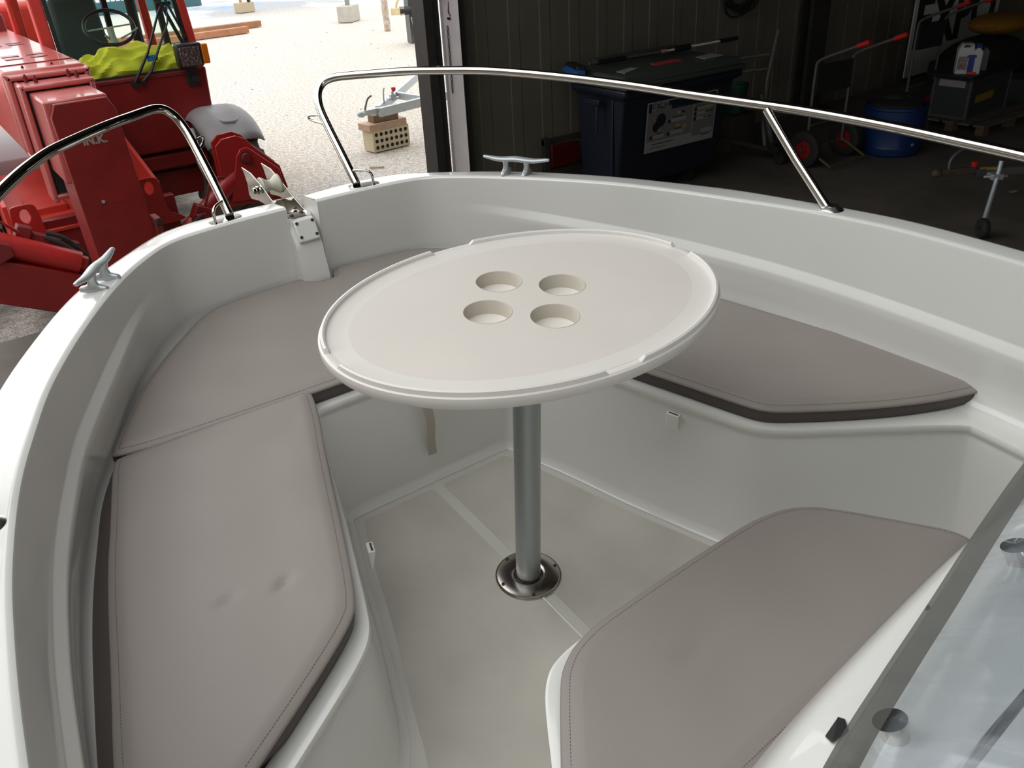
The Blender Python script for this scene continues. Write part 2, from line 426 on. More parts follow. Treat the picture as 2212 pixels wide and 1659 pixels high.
# door frame: dark channel, white painted steel, dark channel
b = MB(); b.box2((3.13, wy(3.2)-.12, 0), (3.22, wy(3.2)+.1, 4.4)); b.box2((3.22, wy(3.2)-.02, 0), (3.34, wy(3.2)+.06, 4.4)); b.build('a', FRAME)
tr = [o for o in scn.objects if o.name == 'a'][0]; tr.name = 'trim_2'; struct(tr)
b = MB(); b.prism([(3.335, 5.705), (3.435, 5.60), (3.475, 5.66), (3.42, 5.80), (3.36, 5.80)], 0, 4.4); struct(b.build('trim_3', PAINTW, bevel=.004))
b = MB(); b.box2((3.47, wy(3.4)-.16, 0), (3.53, wy(3.4)+.02, 4.4)); struct(b.build('trim_4', FRAME))
# pillar on the wall
b = MB(); b.box2((9.02, wy(9)-.22, 0), (9.36, wy(9)-.17, 5)); b.box2((9.17, wy(9)-.17, 0), (9.21, wy(9)+.0, 5)); b.box2((9.02, wy(9)-.05, 0), (9.36, wy(9)-.0, 5)); struct(b.build('trim_5', FRAME))
#@@BOAT
# ================================================================== the boat (boat frame: x starboard, y bow, z up, 0 at table foot)
boat = thing('motor_boat', 'white open motor boat with bow seating, seen from its deck', 'boat', (0, -1.0, -.62), BT)
ST = [((.049, 1.131, .627), (.052, 1.236, .613)), ((.15, 1.130, .627), (.16, 1.243, .613)), ((.27, 1.118, .629), (.28, 1.243, .613)),
      ((.36, 1.103, .630), (.38, 1.221, .613)), ((.415, 1.078, .632), (.447, 1.174, .616)), ((.46, 1.038, .636), (.508, 1.108, .624)),
      ((.54, .947, .643), (.610, 1.000, .633)), ((.631, .805, .657), (.712, .862, .645)), ((.732, .61, .677), (.818, .665, .663)),
      ((.822, .42, .689), (.905, .485, .675)), ((.882, .25, .700), (.967, .30, .692)), ((.926, .10, .712), (1.003, .11, .710)),
      ((.960, -.06, .724), (1.040, -.06, .723)), ((.985, -.22, .733), (1.062, -.22, .733)), ((1.008, -.45, .739), (1.078, -.45, .741)),
      ((1.025, -.8, .746), (1.098, -.8, .750)), ((1.04, -1.4, .765), (1.115, -1.4, .77)), ((1.04, -2.4, .79), (1.12, -2.4, .795)), ((1.02, -3.6, .82), (1.10, -3.6, .825))]
GI = cat_rom([a for a, _ in ST], 5); GO = cat_rom([c for _, c in ST], 5)
def sstep(a, c, x):
    t = max(0, min(1, (x-a)/(c-a))); return t*t*(3-2*t)
def deck_ring(i, s):
    gi, go = GI[i], GO[i]; n = (go-gi); n.z = 0; n.normalize()
    a = sstep(1.05, .72, gi.y); z = gi.z; zo = go.z
    P = [(go + n*.013, zo-.040), (go + n*.010, zo-.012), (go + n*.002, zo-.003), (go - n*.012, zo), (gi + n*.014, z+.0005), (gi + n*.006, z-.001),
         (gi + n*.001, z-.005), (gi, z-.012), (gi - n*.001*a, .553), (gi - n*.003*a, .548), (gi - n*.014*a, .529), (gi - n*.0165*a, .522), (gi - n*.015*a, .50),
         (gi - n*.004*a, .44), (gi - n*.0, .40), (gi - n*.006, .376), (gi - n*.022, .360), (gi - n*.05, .357)]
    return [V(s*p.x, p.y, zz) for p, zz in P]
b = MB()
for s in (1, -1):
    rings = [deck_ring(i, s) for i in range(len(GI))]
    b.loft(rings, False)
# notch sides and channel for the anchor roller
for s in (1, -1):
    x = .05*s
    prof = [(1.245, .612), (1.236, .613), (1.131, .627), (1.128, .61), (1.128, .36), (1.26, .36), (1.26, .5)]
    b.add([(x, y, z) for y, z in prof], [tuple(range(7))])
ch = [(1.30, .545), (1.24, .566), (1.155, .578), (1.140, .572), (1.120, .545), (1.098, .515), (1.092, .50), (1.088, .47), (1.072, .42), (1.066, .36), (1.066, .357)]
b.loft([[V(-.05, y, z) for y, z in ch], [V(.033, y, z) for y, z in ch]], False)
b.loft([[V(.033, y, z) for y, z in ch], [V(.045, y+.03, z-.006) for y, z in ch], [V(.0501, y+.055, z-.01) for y, z in ch]], False)
b.loft([[V(-.05, y, z) for y, z in ch], [V(-.0501, 1.27, z) for y, z in ch]], False)
wn_(b.build('deck_moulding', GEL, boat, angle=.7))

LIP = [(0, .49), (.15, .49), (.25, .49), (.298, .486), (.315, .44), (.345, .33), (.378, .215), (.425, .055), (.488, -.145), (.512, -.212), (.555, -.258), (.66, -.33), (.925, -.505), (.93, -.54), (.93, -.66), (.945, -2.0), (.95, -3.5)]
FLO = [(0, .467), (.13, .467), (.23, .467), (.272, .462), (.285, .41), (.318, .315), (.352, .208), (.395, .044), (.458, -.145), (.488, -.225), (.53, -.29), (.63, -.37), (.90, -.55), (.915, -.60), (.92, -.70), (.935, -2.0), (.94, -3.5)]
LIP = chaikin([(*p, 0) for p in LIP], 2); FLO = chaikin([(*p, 0) for p in FLO], 2)
def full(c): return [V(-p.x, p.y, 0) for p in c[::-1]] + c[1:]
LF = full(LIP); FF = full(FLO)
b = MB()
outer = [V(g.x - .0, g.y, 0) for g in GI]
inn = []
for i in range(len(GI)):
    n = (GO[i]-GI[i]); n.z = 0; n.normalize(); inn.append(GI[i] - n*.045)
inn = [V(max(p.x, .0), p.y, 0) for p in inn if p.y > -3.5]
OUT = [V(-p.x, p.y, 0) for p in inn[::-1]] + inn
LI = []
for i, p in enumerate(LF):
    a = LF[max(0, i-1)]; c = LF[min(len(LF)-1, i+1)]; d = (c-a).normalized(); LI.append(p - V(d.y, -d.x, 0)*.024)
poly = OUT + LI[::-1]
b.add([(p.x, p.y, .3575) for p in poly], [tuple(range(len(poly)))])
# lip roll, groove, riser
rows = []
for i, p in enumerate(LF):
    a = LF[max(0, i-1)]; c = LF[min(len(LF)-1, i+1)]; d = (c-a).normalized(); m = V(d.y, -d.x, 0)   # towards the cockpit
    f = FF[i]
    q_ = V(p.x, p.y, 0) - m*.001
    rows.append([V(p.x, p.y, .3575) - m*.024, V(p.x, p.y, .3575) - m*.010, V(p.x, p.y, .3568) + m*.001, V(p.x, p.y, .353) + m*.003, V(p.x, p.y, .346) + m*.004, V(p.x, p.y, .339) + m*.002, V(p.x, p.y, .331) - m*.003, V(p.x, p.y, .324) - m*.003,
                 V(q_.x*.96+f.x*.04, q_.y*.96+f.y*.04, .312), V(q_.x*.5+f.x*.5, q_.y*.5+f.y*.5, .17), V(f.x, f.y, .03) + m*-.002, V(f.x, f.y, .012) + m*.004, V(f.x, f.y, .001) + m*.016])
b.loft(rows, False)
wn_(b.build('seat_moulding', GEL, boat, angle=.9))
b = MB(); fl = [p for p in FF]
b.add([(p.x, p.y, 0) for p in fl], [tuple(range(len(fl)))]); b.build('cockpit_sole', GELF, boat, smooth=False)
for s in (1, -1):
    pl = [(.016, .40), (.016, .428), (.04, .428), (.21, .428), (.235, .428), (.242, .41), (.25, .39), (.285, .29), (.355, .04), (.43, -.17), (.46, -.28), (.52, -.38), (.60, -.44), (.60, -2.4), (.04, -2.4), (.016, -2.4), (.016, -2.37)]
    pl = chaikin([(*p, 0) for p in pl], 2, True)
    b = MB(); b.prism([(s*p.x, p.y) for p in pl], .0, .0018); b.build('nonskid_panel', NONSKID, boat, smooth=False)
# sealant lines along the sole
SEAL = mat('white_sealant', (.8, .8, .76), .4)
for q_, r_ in (([(.045, .4655, .003), (.21, .4655, .003)], .0016), ([(-.045, .4655, .003), (-.21, .4655, .003)], .0016), ([(.30, .372, .003), (.455, -.14, .003)], .0016),
               ([(-.38, .10, .003), (-.455, -.14, .003)], .0016), ([(-.015, -.08, .003), (-.016, -.2, .003), (-.015, -.42, .003)], .002)):
    b = MB(); b.tube(q_, r_, 6); b.build('sealant_line', SEAL, boat)
# hull outside
b = MB()
for s in (1, -1):
    rows = []
    for i in range(len(GO)):
        g = GO[i]; n = (g-GI[i]); n.z = 0; n.normalize(); zt = g.z
        k = sstep(1.3, -.6, g.y); keel = -.62 + (1-k)**2*.55
        rows.append([V(s*(g.x + n.x*.010), g.y + n.y*.010, zt-.03), V(s*(g.x + n.x*.028), g.y + n.y*.028, zt-.045), V(s*(g.x + n.x*.028), g.y + n.y*.028, zt-.085), V(s*(g.x+n.x*.012), g.y + n.y*.012, zt-.10),
                     V(s*(g.x*.98), g.y - .03, zt-.35), V(s*(g.x*.90), g.y-.12, max(keel+.25, zt-.75)), V(s*g.x*.45, g.y-.22, keel+.12), V(0, g.y-.28, keel)])
    b.loft(rows, False)
e = -3.6; b.add([(-1.10, e, .79), (1.10, e, .79), (.9, e-.1, -.1), (0, e-.28, -.62), (-.9, e-.1, -.1)], [(0, 1, 2, 3, 4)])
b.build('hull', GEL, boat, angle=.8)
# small cover plate with four screws in the notch
A = V(-.036, 1.126, .579); Bq = V(.031, 1.126, .579); Cq = V(.031, 1.098, .5385); Dq = V(-.036, 1.098, .5385)
A, Bq, Cq, Dq = V(-.038, 1.128, .5815), V(.030, 1.128, .5815), V(.030, 1.094, .524), V(-.038, 1.094, .524)
nrm = (Bq-A).cross(Dq-A).normalized()
if nrm.y > 0: nrm = -nrm
b = MB(); b.plate([A - nrm*.01, Bq - nrm*.01, Cq - nrm*.01, Dq - nrm*.01], .016, nrm); cp = b.build('cover_plate', GEL, boat, bevel=.004)
for u, v in ((.13, .14), (.87, .14), (.87, .78), (.13, .78)):
    p = A + (Bq-A)*u + (Dq-A)*v + nrm*.005
    b = MB(); b.cyl(p, p + nrm*.003, .0048, n=14); b.build('screw', SCREW, cp)
# anchor roller
b = MB()
def yz(pts, x, t, bb): bb.plate([(x, y, z) for y, z in pts], t, (1, 0, 0))
cheek = [(1.516, .645), (1.44, .648), (1.36, .632), (1.28, .604), (1.20, .585), (1.17, .583), (1.17, .576), (1.30, .572), (1.40, .565), (1.47, .55), (1.49, .56), (1.485, .60), (1.50, .63)]
yz(cheek, -.037, .003, b); yz(cheek, .030, .003, b)
b.box2((-.037, 1.17, .572), (.033, 1.34, .576)); b.box2((-.04, 1.155, .574), (.036, 1.20, .580))
ar = b.build('anchor_roller', STEEL, boat, bevel=.001, angle=.5)
b = MB(); b.lathe([(.001, -.031), (.030, -.031), (.031, -.026), (.024, -.016), (.017, -.006), (.0155, -.001), (.0155, .001), (.017, .006), (.024, .016), (.031, .026), (.030, .031), (.001, .031)], (-.0015, 1.375, .617), V(1, 0, 0), 32)
b.build('roller', mat('ivory_nylon', (.55, .54, .44), .35), ar)
b = MB(); b.cyl((-.060, 1.375, .610), (.045, 1.375, .610), .006, n=12); b.cyl((-.048, 1.375, .610), (-.040, 1.375, .610), .013, n=6); b.cyl((-.058, 1.375, .610), (-.050, 1.375, .610), .010, n=6); b.build('bolt', STEEL, ar)
for x, y in ((-.018, 1.18), (.015, 1.23), (.018, 1.19)):
    b = MB(); b.sphere((x, y, .581), .007, 12, 6, (1, 1, .6)); b.build('screw', SCREW, ar)
# cleats
def cleat(s):
    c = V(s*.628, .896, .646); ax = V(s*.129, -.177, .006).normalized(); cr = V(ax.y*-1, ax.x, 0).normalized(); up = V(0, 0, 1)
    b = MB(); rings = []
    for t in [-1, -.97, -.9, -.75, -.55, -.35, -.15, 0, .15, .35, .55, .75, .9, .97, 1]:
        a = abs(t); w = .0145*(1-a**2.2*.62) if a < .99 else .004; h = .0085*(1-a**2*.45) if a < .99 else .003
        cen = c + ax*t*.108 + up*(.047 + .004*math.cos(t*PI*2)*.5 + .003*a*a)
        rings.append([cen + cr*w*math.cos(2*PI*k/14) + up*h*math.sin(2*PI*k/14) for k in range(14)])
    b.loft(rings, True, True)
    for q in (-1, 1):
        fc = c + ax*q*.034; rings = []
        for z, w, l in ((.001, .011, .036), (.009, .011, .036), (.013, .009, .032), (.017, .0085, .014), (.028, .0075, .010), (.040, .009, .013), (.047, .011, .014)):
            rings.append([fc + up*z + cr*l*(abs(math.cos(2*PI*k/20))**.8*math.copysign(1, math.cos(2*PI*k/20))) + ax*w*(abs(math.sin(2*PI*k/20))**.8*math.copysign(1, math.sin(2*PI*k/20))) for k in range(20)])
        b.loft(rings, True, True)
    o = b.build('cleat', CLEAT, boat, angle=.9)
    for q in (-1, 1):
        for r in (-1, 1):
            p = c + ax*q*.034 + cr*r*.024 + up*.0125
            b = MB(); b.cyl(p, p + up*.001, .0055, n=12); b.build('screw', SCREW, o)
cleat(1); cleat(-1)
# bow rail, two halves mirrored
RT = 0.0130
def rail(s):
    leg = [(.206, 1.172, .632), (.207, 1.25, .70), (.209, 1.33, .765), (.212, 1.385, .812), (.219, 1.412, .842), (.232, 1.426, .868), (.255, 1.427, .889), (.285, 1.407, .901),
           (.325, 1.368, .908), (.37, 1.318, .915), (.415, 1.268, .922), (.466, 1.214, .928), (.545, 1.150, .929), (.625, 1.076, .930), (.69, .988, .930), (.745, .895, .930), (.80, .785, .930), (.863, .635, .930), (.913, .475, .931), (.960, .340, .932), (1.01, .185, .934), (1.045, .04, .935),
           (1.068, -.105, .936), (1.083, -.24, .936), (1.093, -.38, .937), (1.10, -.7, .94), (1.11, -1.3, .945), (1.11, -1.9, .95), (1.10, -2.1, .93), (1.09, -2.2, .87), (1.08, -2.24, .80)]
    pts = cat_rom([(s*x, y, z) for x, y, z in leg], 7)
    b = MB(); b.tube(pts, RT, 20); o = b.build('bow_rail', STEEL, boat, angle=1.2)
    b = MB(); b.tube([(s*.980, .245, .925), (s*.982, .13, .82), (s*.984, .012, .722)], RT*.92, 18); b.build('stanchion', STEEL, o, angle=1.2)
    b = MB(); b.lathe([(.001, .012), (.016, .012), (.020, .009), (.026, .006), (.030, .002), (.030, 0)], (s*.990, .002, .7195), V(0, 0, 1), 28); b.build('stanchion_foot', mat('satin_stainless', (.72, .70, .67), .27, metal=1), o)
    b = MB()   # foot plate, elongated along the rim
    u = V(.105, -.024, 0).normalized(); w = V(-u.y, u.x, 0)
    pl = []
    for k in range(24):
        a = 2*PI*k/24; cx = math.cos(a); cy = math.sin(a)
        pl.append(V(.225, 1.160, 0) + u*(.050*math.copysign(abs(cx)**.45, cx)) + w*(.021*math.copysign(abs(cy)**.6, cy)))
    b.prism([(s*p.x, p.y) for p in pl], .624, .629); b.build('foot_plate', STEEL, o, bevel=.001)
    b = MB(); b.tube(chaikin([(s*.256, 1.152, .628), (s*.254, 1.158, .669), (s*.212, 1.196, .668)], 3), .0045, 12); b.build('lashing_eye', STEEL, o)
    b = MB(); b.tube(chaikin([(s*.208, 1.372, .80), (s*.170, 1.398, .803), (s*.170, 1.392, .790), (s*.207, 1.345, .778)], 2), .0032, 10); b.build('line_guide', STEEL, o)
rail(1); rail(-1)
# two plastic catches on the seat risers
def clip(s, c, d):
    d = V(*d).normalized(); nrm = V(d.y, -d.x, 0)
    if nrm.x*s > 0: nrm = -nrm
    c = V(*c); b = MB(); u = V(0, 0, 1)
    w, h, t = .017, .026, .016
    q = lambda a, z, e: c + d*a + u*z + nrm*e
    b.hexa([q(-w, -h, 0), q(w, -h, 0), q(w, -h, t*.4), q(-w, -h, t*.4)], [q(-w, h, 0), q(w, h, 0), q(w, h, t), q(-w, h, t)])
    o = b.build('seat_catch', mat('white_nylon', (.86, .86, .82), .35), boat, bevel=.002)
    b = MB(); b.hexa([q(-w*.75, h-.001, t*.45), q(w*.75, h-.001, t*.45), q(w*.75, h-.001, t*.75), q(-w*.75, h-.001, t*.75)], [q(-w*.75, h+.0006, t*.45), q(w*.75, h+.0006, t*.45), q(w*.75, h+.0006, t*.75), q(-w*.75, h+.0006, t*.75)])
    b.build('catch_slot', SCREW, o)
clip(1, (.452, -.02, .293), (.32, -1, 0)); clip(-1, (-.376, .085, .225), (-.28, -1, 0))
#@@CONSOLE
# console with its forward seat base
CB = [(0, -.447), (.2, -.449), (.285, -.462), (.325, -.492), (.36, -.540), (.41, -.622), (.51, -.77), (.56, -.87), (.57, -1.0), (.57, -2.0)]
CB = chaikin([(*p, 0) for p in CB], 2); CBF = [V(-p.x, p.y, 0) for p in CB[::-1]] + CB[1:]
b = MB(); rings = []
for z, o_ in ((0, .03), (.30, .012), (.335, .002), (.345, -.004), (.352, -.004), (.3575, .004), (.3575, .02)):
    rings.append([V(p.x, p.y, z) for p in offset(CBF, o_)])
b.loft(rings, True, True)
# tower: front edge curve, top rising aft
TE = [(-.50, -1.02), (-.45, -.955), (-.37, -.922), (-.24, -.897), (-.04, -.876), (.178, -.858), (.32, -.860), (.42, -.885), (.50, -.95), (.54, -1.05), (.55, -1.3), (.55, -1.9), (-.50, -1.9), (-.51, -1.3)]
TE = chaikin([(*p, 0) for p in TE], 2, True)
rings = []
for z, d, ya in ((.355, -.085, 0), (.45, -.065, 0), (.58, -.035, 0), (.66, -.012, 0), (.688, .0, 0), (.700, .010, 0), (.708, .020, 0), (.748, .068, 0), (.752, .073, 0), (.757, .082, 0), (.768, .13, 0), (.770, .15, 0)):
    rings.append([V(p.x, p.y, z) for p in offset(TE, d)])
b.loft(rings, True, True)
con = wn_(b.build('console', GEL, boat, angle=.9))
b = MB(); b.plate([(-.292, -.944, .724), (-.262, -.938, .724), (-.262, -.946, .729), (-.276, -.958, .736), (-.300, -.956, .735)], .003, (0, 0, 1)); b.build('black_decal', BLACK, con)
b = MB(); b.cyl((-.03, -.905, .713), (-.03, -.905, .722), .0022, n=8); b.build('fleck', SCREW, con)
# smoked windscreen
ge = [(-.66, -1.085, .80), (-.53, -1.04, .80), (-.375, -.992, .80), (-.245, -.963, .80), (-.12, -.938, .80), (.045, -.904, .80), (.23, -.870, .80), (.34, -.858, .80), (.44, -.862, .80), (.53, -.90, .81), (.60, -.97, .82), (.63, -1.08, .83), (.63, -1.3, .85)]
ge = cat_rom(ge, 5); rings = []
for dy, dz in ((0, 0), (-.004, .002), (-.06, .062), (-.16, .17), (-.27, .30), (-.36, .42)):
    rings.append([V(p.x*(1-abs(dy)*.25), p.y + dy, p.z + dz) for p in ge])
b = MB(); b.loft(rings, False)
ws = b.build('windscreen', SMOKE, boat, angle=1.2)
ed_ = MB(); ed_.loft([[V(p.x*(1-abs(dy)*.25), p.y + dy + .0045, p.z + dz + .004) for p in ge] for dy, dz in ((.0, .0), (-.014, .014), (-.03, .031))], False)
ed_.build('windscreen_edge', SMOKED, ws, angle=1.2)
so = ws.modifiers.new('thick', 'SOLIDIFY'); so.thickness = .007
for c in ((-.255, -1.01), (.10, -.955)):
    b = MB(); b.lathe([(.001, 0), (.019, 0), (.020, .004), (.015, .006), (.015, .040), (.018, .042), (.018, .048), (.001, .05)], (c[0], c[1], .735), V(-.1, .45, .9), 24); b.build('standoff', STEEL, ws)
b = MB(); b.tube(cat_rom([(.02, -.99, .83), (.12, -.965, .835), (.30, -.93, .84), (.42, -.93, .845), (.50, -.98, .85)], 6), .013, 14); b.build('grab_rail', BLACK, con)
#@@CUSH
# ================================================================== cushions
def inset(P, d):
    O = offset(P, d)
    if d < .003: return O
    n = len(P); ok = []
    for i in range(n):
        m = 9
        for j in range(n):
            a_ = P[j]; e_ = P[(j+1) % n] - a_; r_ = O[i] - a_; r_.z = 0
            if abs(r_.x) > m+.02 or abs(r_.y) > m+.02: continue
            k_ = max(0, min(1, r_.dot(e_)/max(e_.length_squared, 1e-12))); m = min(m, (r_-e_*k_).length)
        ok.append(m > d*.95)
    out = []
    for i in range(n):
        k = 0
        while k < n and not (ok[(i+k) % n] or ok[(i-k) % n]): k += 1
        j = (i-k) % n if ok[(i-k) % n] else (i+k) % n
        out.append(O[j].copy())
    return out
def dedupe(P, t=1e-4):
    Q = [p for i, p in enumerate(P) if (p - P[i-1]).length > t]
    return Q
def cushion(name, label, outline, z0, z1, sm=2, crown=.004, closed=True, dents=(), flare=0):
    t = thing(name, label, 'cushion', (sum(p[0] for p in outline)/len(outline), sum(p[1] for p in outline)/len(outline), z0), BT)
    P = resample(chaikin([(*p, 0) for p in outline], sm, True), .012)
    if area2(P) < 0: P = P[::-1]
    h = z1 - z0
    b = MB(); zs = z1 - .015
    def fx(p, z): return V(p.x - flare*sstep(-.72, -.80, p.x)*(zs-z)/(zs-z0) if flare and p.x < -.72 else p.x, p.y, z)
    b.loft([[fx(p, z) for p in offset(P, o_)] for z, o_ in ((z0, .010), (z0+.004, .003), (z0+h*.5, -.0005), (zs-.002, .001))], True, False)
    b.add([(p.x, p.y, z0) for p in offset(P, .010)], [tuple(range(len(P)))])
    b.build('side_band', TAUPED, t, angle=1.0)
    # top panel: rolled edge then slightly crowned field, built as a clipped grid so that it can carry dents
    b = MB()
    rows = [(zs-.003, .0), (zs, -.0025), (zs+.003, -.0022), (zs+.0055, .001), (z1-.0075, .006), (z1-.0025, .018), (z1+.002, .034)]
    b.loft([[V(p.x, p.y, z) for p in inset(P, o_)] for z, o_ in rows], True, False)
    inner = dedupe(inset(P, .034))
    bm = bmesh.new(); vs = [bm.verts.new((p.x, p.y, 0)) for p in inner]
    try:
        f = bm.faces.new(vs)
        xs = [p.x for p in inner]; ys = [p.y for p in inner]; g = .009
        k = min(xs)+g
        while k < max(xs):
            bmesh.ops.bisect_plane(bm, geom=bm.verts[:]+bm.edges[:]+bm.faces[:], plane_co=(k, 0, 0), plane_no=(1, 0, 0)); k += g
        k = min(ys)+g
        while k < max(ys):
            bmesh.ops.bisect_plane(bm, geom=bm.verts[:]+bm.edges[:]+bm.faces[:], plane_co=(0, k, 0), plane_no=(0, 1, 0)); k += g
        bm.verts.ensure_lookup_table()
        segs = [(inner[i].xy, (inner[(i+1) % len(inner)]-inner[i]).xy) for i in range(len(inner))]
        segs = [(a_, e_, max(e_.length_squared, 1e-12)) for a_, e_ in segs]
        for v in bm.verts:
            w_ = v.co.xy; d = 9
            for a_, e_, l_ in segs:
                r_ = w_ - a_
                if abs(r_.x) > d + .02 or abs(r_.y) > d + .02: continue
                k_ = max(0, min(1, r_.dot(e_)/l_)); r_ = r_ - e_*k_; d = min(d, r_.length)
            fade = min(1, d/.02)
            z = crown*(1-math.exp(-d/.05)) + .0022*math.sin(v.co.x*21+v.co.y*9)*math.sin(v.co.y*17-v.co.x*6)*min(1, d/.08)
            for (dx, dy, r, dep, ang) in dents:
                ex = (v.co.x-dx)*math.cos(ang) + (v.co.y-dy)*math.sin(ang); ey = -(v.co.x-dx)*math.sin(ang) + (v.co.y-dy)*math.cos(ang)
                z -= fade*dep*math.exp(-(ex/r)**2 - (ey/(r*.35))**2)
            v.co.z = z1 + .002 + z
        bm.verts.index_update()
        b.add([v.co.copy() for v in bm.verts], [[v.index for v in f.verts] for f in bm.faces])
    except Exception as ex_:
        print('cushion grid', ex_)
    bm.free()
    b.build('top_panel', TAUPE, t, angle=1.3)
    S = resample([V(p.x, p.y, 0) for p in dedupe(inset(P, .0125))], .0062)
    b = MB()
    for i in range(len(S)):
        a = S[i]; c = S[(i+1) % len(S)]
        if (c-a).length > .02 or min((a.xy-k_.xy).length for k_ in P) < .0115: continue
        e_ = a + (c-a)*.62
        nn = V(-(c-a).y, (c-a).x, 0).normalized()*.0006
        q = [a-nn, e_-nn, e_+nn, a+nn]
        b.add([(k.x, k.y, z1-.0042) for k in q], [(0, 1, 2, 3)])
    b.build('stitching', STITCH, t, smooth=False)
    return t
# bow cushion, cut round the anchor channel
bowc = [(-.760, .528), (-.745, .575), (-.684, .682), (-.625, .785), (-.56, .868), (-.49, .948), (-.43, 1.012), (-.385, 1.058), (-.335, 1.088), (-.27, 1.103), (-.06, 1.117), (-.038, 1.108), (-.022, 1.075), (-.008, 1.060), (.035, 1.058), (.050, 1.070), (.055, 1.112), (.085, 1.122),
        (.27, 1.108), (.34, 1.094), (.39, 1.062), (.44, 1.018), (.50, .955), (.56, .878), (.63, .785), (.69, .68), (.745, .575), (.760, .524), (.297, .506), (-.296, .506)]
cushion('bow_cushion', 'taupe vinyl bow seat cushion with a cut-out around the anchor channel', bowc, .358, .410)
portc = [(-.300, .519), (-.292, .505), (-.325, .386), (-.371, .262), (-.448, .023), (-.512, -.165), (-.545, -.212), (-.71, -.328), (-.985, -.505), (-.978, -.38), (-.955, -.25), (-.915, -.08), (-.882, .07), (-.850, .20), (-.820, .30), (-.772, .475), (-.757, .514), (-.745, .523)]
cushion('port_cushion', 'large taupe vinyl side cushion with two small dents, left of the table', portc, .359, .413, dents=((-.705, -.045, .02, .008, .2), (-.604, -.065, .02, .010, .5), (-.40, .40, .10, .002, .8), (-.55, .30, .2, .002, .2)), flare=.055)
stbc = [(.305, .500), (.330, .386), (.374, .262), (.440, .065), (.480, -.052), (.512, -.150), (.535, -.212), (.575, -.250), (.745, -.362), (.90, -.440), (1.03, -.482), (1.052, -.487), (1.050, -.45), (1.018, -.30), (.985, -.12), (.955, -.02), (.915, .115), (.868, .275), (.805, .425), (.752, .520), (.735, .520)]
stbc = [(x if x < .9 else x-.035*sstep(.88, 1.0, x)*0, y) for x, y in stbc]
cushion('starboard_cushion', 'taupe vinyl side cushion tapering to a point, right of the table', stbc, .359, .410)
conc = [(-.45, -.69), (-.395, -.618), (-.340, -.548), (-.305, -.508), (-.245, -.478), (-.15, -.467), (.19, -.456), (.275, -.466), (.335, -.490), (.378, -.532), (.46, -.642), (.52, -.725), (.50, -.775), (.2, -.800), (-.2, -.815), (-.50, -.845), (-.53, -.80)]
cushion('console_cushion', 'taupe vinyl cushion on the seat in front of the steering console', conc, .359, .411, dents=((-.12, -.62, .05, .003, .1),))
#@@TABLE
# ================================================================== table
tb = thing('pedestal_table', 'cream oval table with four cup holders on an aluminium pedestal', 'table', (0, 0, .002), BT)
ea, eb, ang = .411, .302, math.radians(-6); cx0, cy0 = -.006, -.013
def ell(a, bb_, t, z): 
    x = a*math.cos(t); y = bb_*math.sin(t); return V(cx0 + x*math.cos(ang) - y*math.sin(ang), cy0 + x*math.sin(ang) + y*math.cos(ang), z)
N = 288; TH = [2*PI*k/N for k in range(N)]
cr_ = .0462; cc = [(math.cos(-.778)*sx_*.0655 - math.sin(-.778)*sy_*.0657, math.sin(-.778)*sx_*.0655 + math.cos(-.778)*sy_*.0657) for sx_ in (-1, 1) for sy_ in (-1, 1)]
def rimring(da, z): return [ell(ea+da, eb+da, t, z) for t in TH]
b = MB()
under = [(-.03, .752), (-.006, .753), (.002, .756), (.006, .762), (.0075, .774), (.0065, .7795), (.003, .7815)]
b.loft([rimring(d, z) for d, z in under], True, False)
b.add([p for p in rimring(-.03, .752)], [tuple(range(N))])
# raised lip in four arcs with gaps between
gaps = [(math.radians(99), math.radians(86)), (math.radians(10), math.radians(-1)), (math.radians(-82), math.radians(-93)), (math.radians(188), math.radians(177))]
def lip_h(t):
    for hi, lo in gaps:
        for o_ in (-2*PI, 0, 2*PI):
            if lo - ang*0 < t + o_ < hi: return 0
    return 1
prof = [(.003, .7815, .7815), (.0015, .7825, .790), (-.003, .7825, .7915), (-.0065, .782, .789), (-.008, .7815, .7825), (-.012, .781, .7812)]
b.loft([[ell(ea+d, eb+d, t, z1_ if lip_h(t) else z0_) for t in TH] for d, z0_, z1_ in prof], True, False)
# worn border then the field with cup-holder holes
b.mi = 0
b.loft([rimring(-.012, .7812), rimring(-.05, .7806)], True, False)
top = bmesh.new()
ov = [top.verts.new(p) for p in rimring(-.05, .7806)]
ed = [top.edges.new((ov[i], ov[(i+1) % N])) for i in range(N)]
for c in cc:
    hv = [top.verts.new((c[0] + (cr_+.002)*math.cos(2*PI*k/48), c[1] + (cr_+.002)*math.sin(2*PI*k/48), .7806)) for k in range(48)]
    ed += [top.edges.new((hv[i], hv[(i+1) % 48])) for i in range(48)]
bmesh.ops.triangle_fill(top, use_beauty=True, edges=ed)
top.verts.index_update()
b.mi = 1
b.add([v.co.copy() for v in top.verts], [[v.index for v in f.verts] for f in top.faces]); top.free()
b.build('tabletop', [TABLE, TABLE2], tb, angle=.55)
for c in cc:
    b = MB(); b.lathe([(cr_+.003, .7801), (cr_+.0022, .7812), (cr_+.0008, .7812), (cr_, .7798), (cr_-.0015, .752), (cr_-.0025, .749), (cr_-.006, .7475), (cr_-.0065, .739), (cr_-.009, .737), (cr_*.55, .7365), (cr_*.53, .735), (.0005, .735)], (c[0], c[1], 0), V(0, 0, 1), 48)
    b.lathe([(cr_+.001, .776), (cr_+.001, .733), (.001, .733)], (c[0], c[1], 0), V(0, 0, 1), 48)
    b.build('cup_holder', mat('cream_cup', (.56, .52, .44), .6), tb, angle=.6)
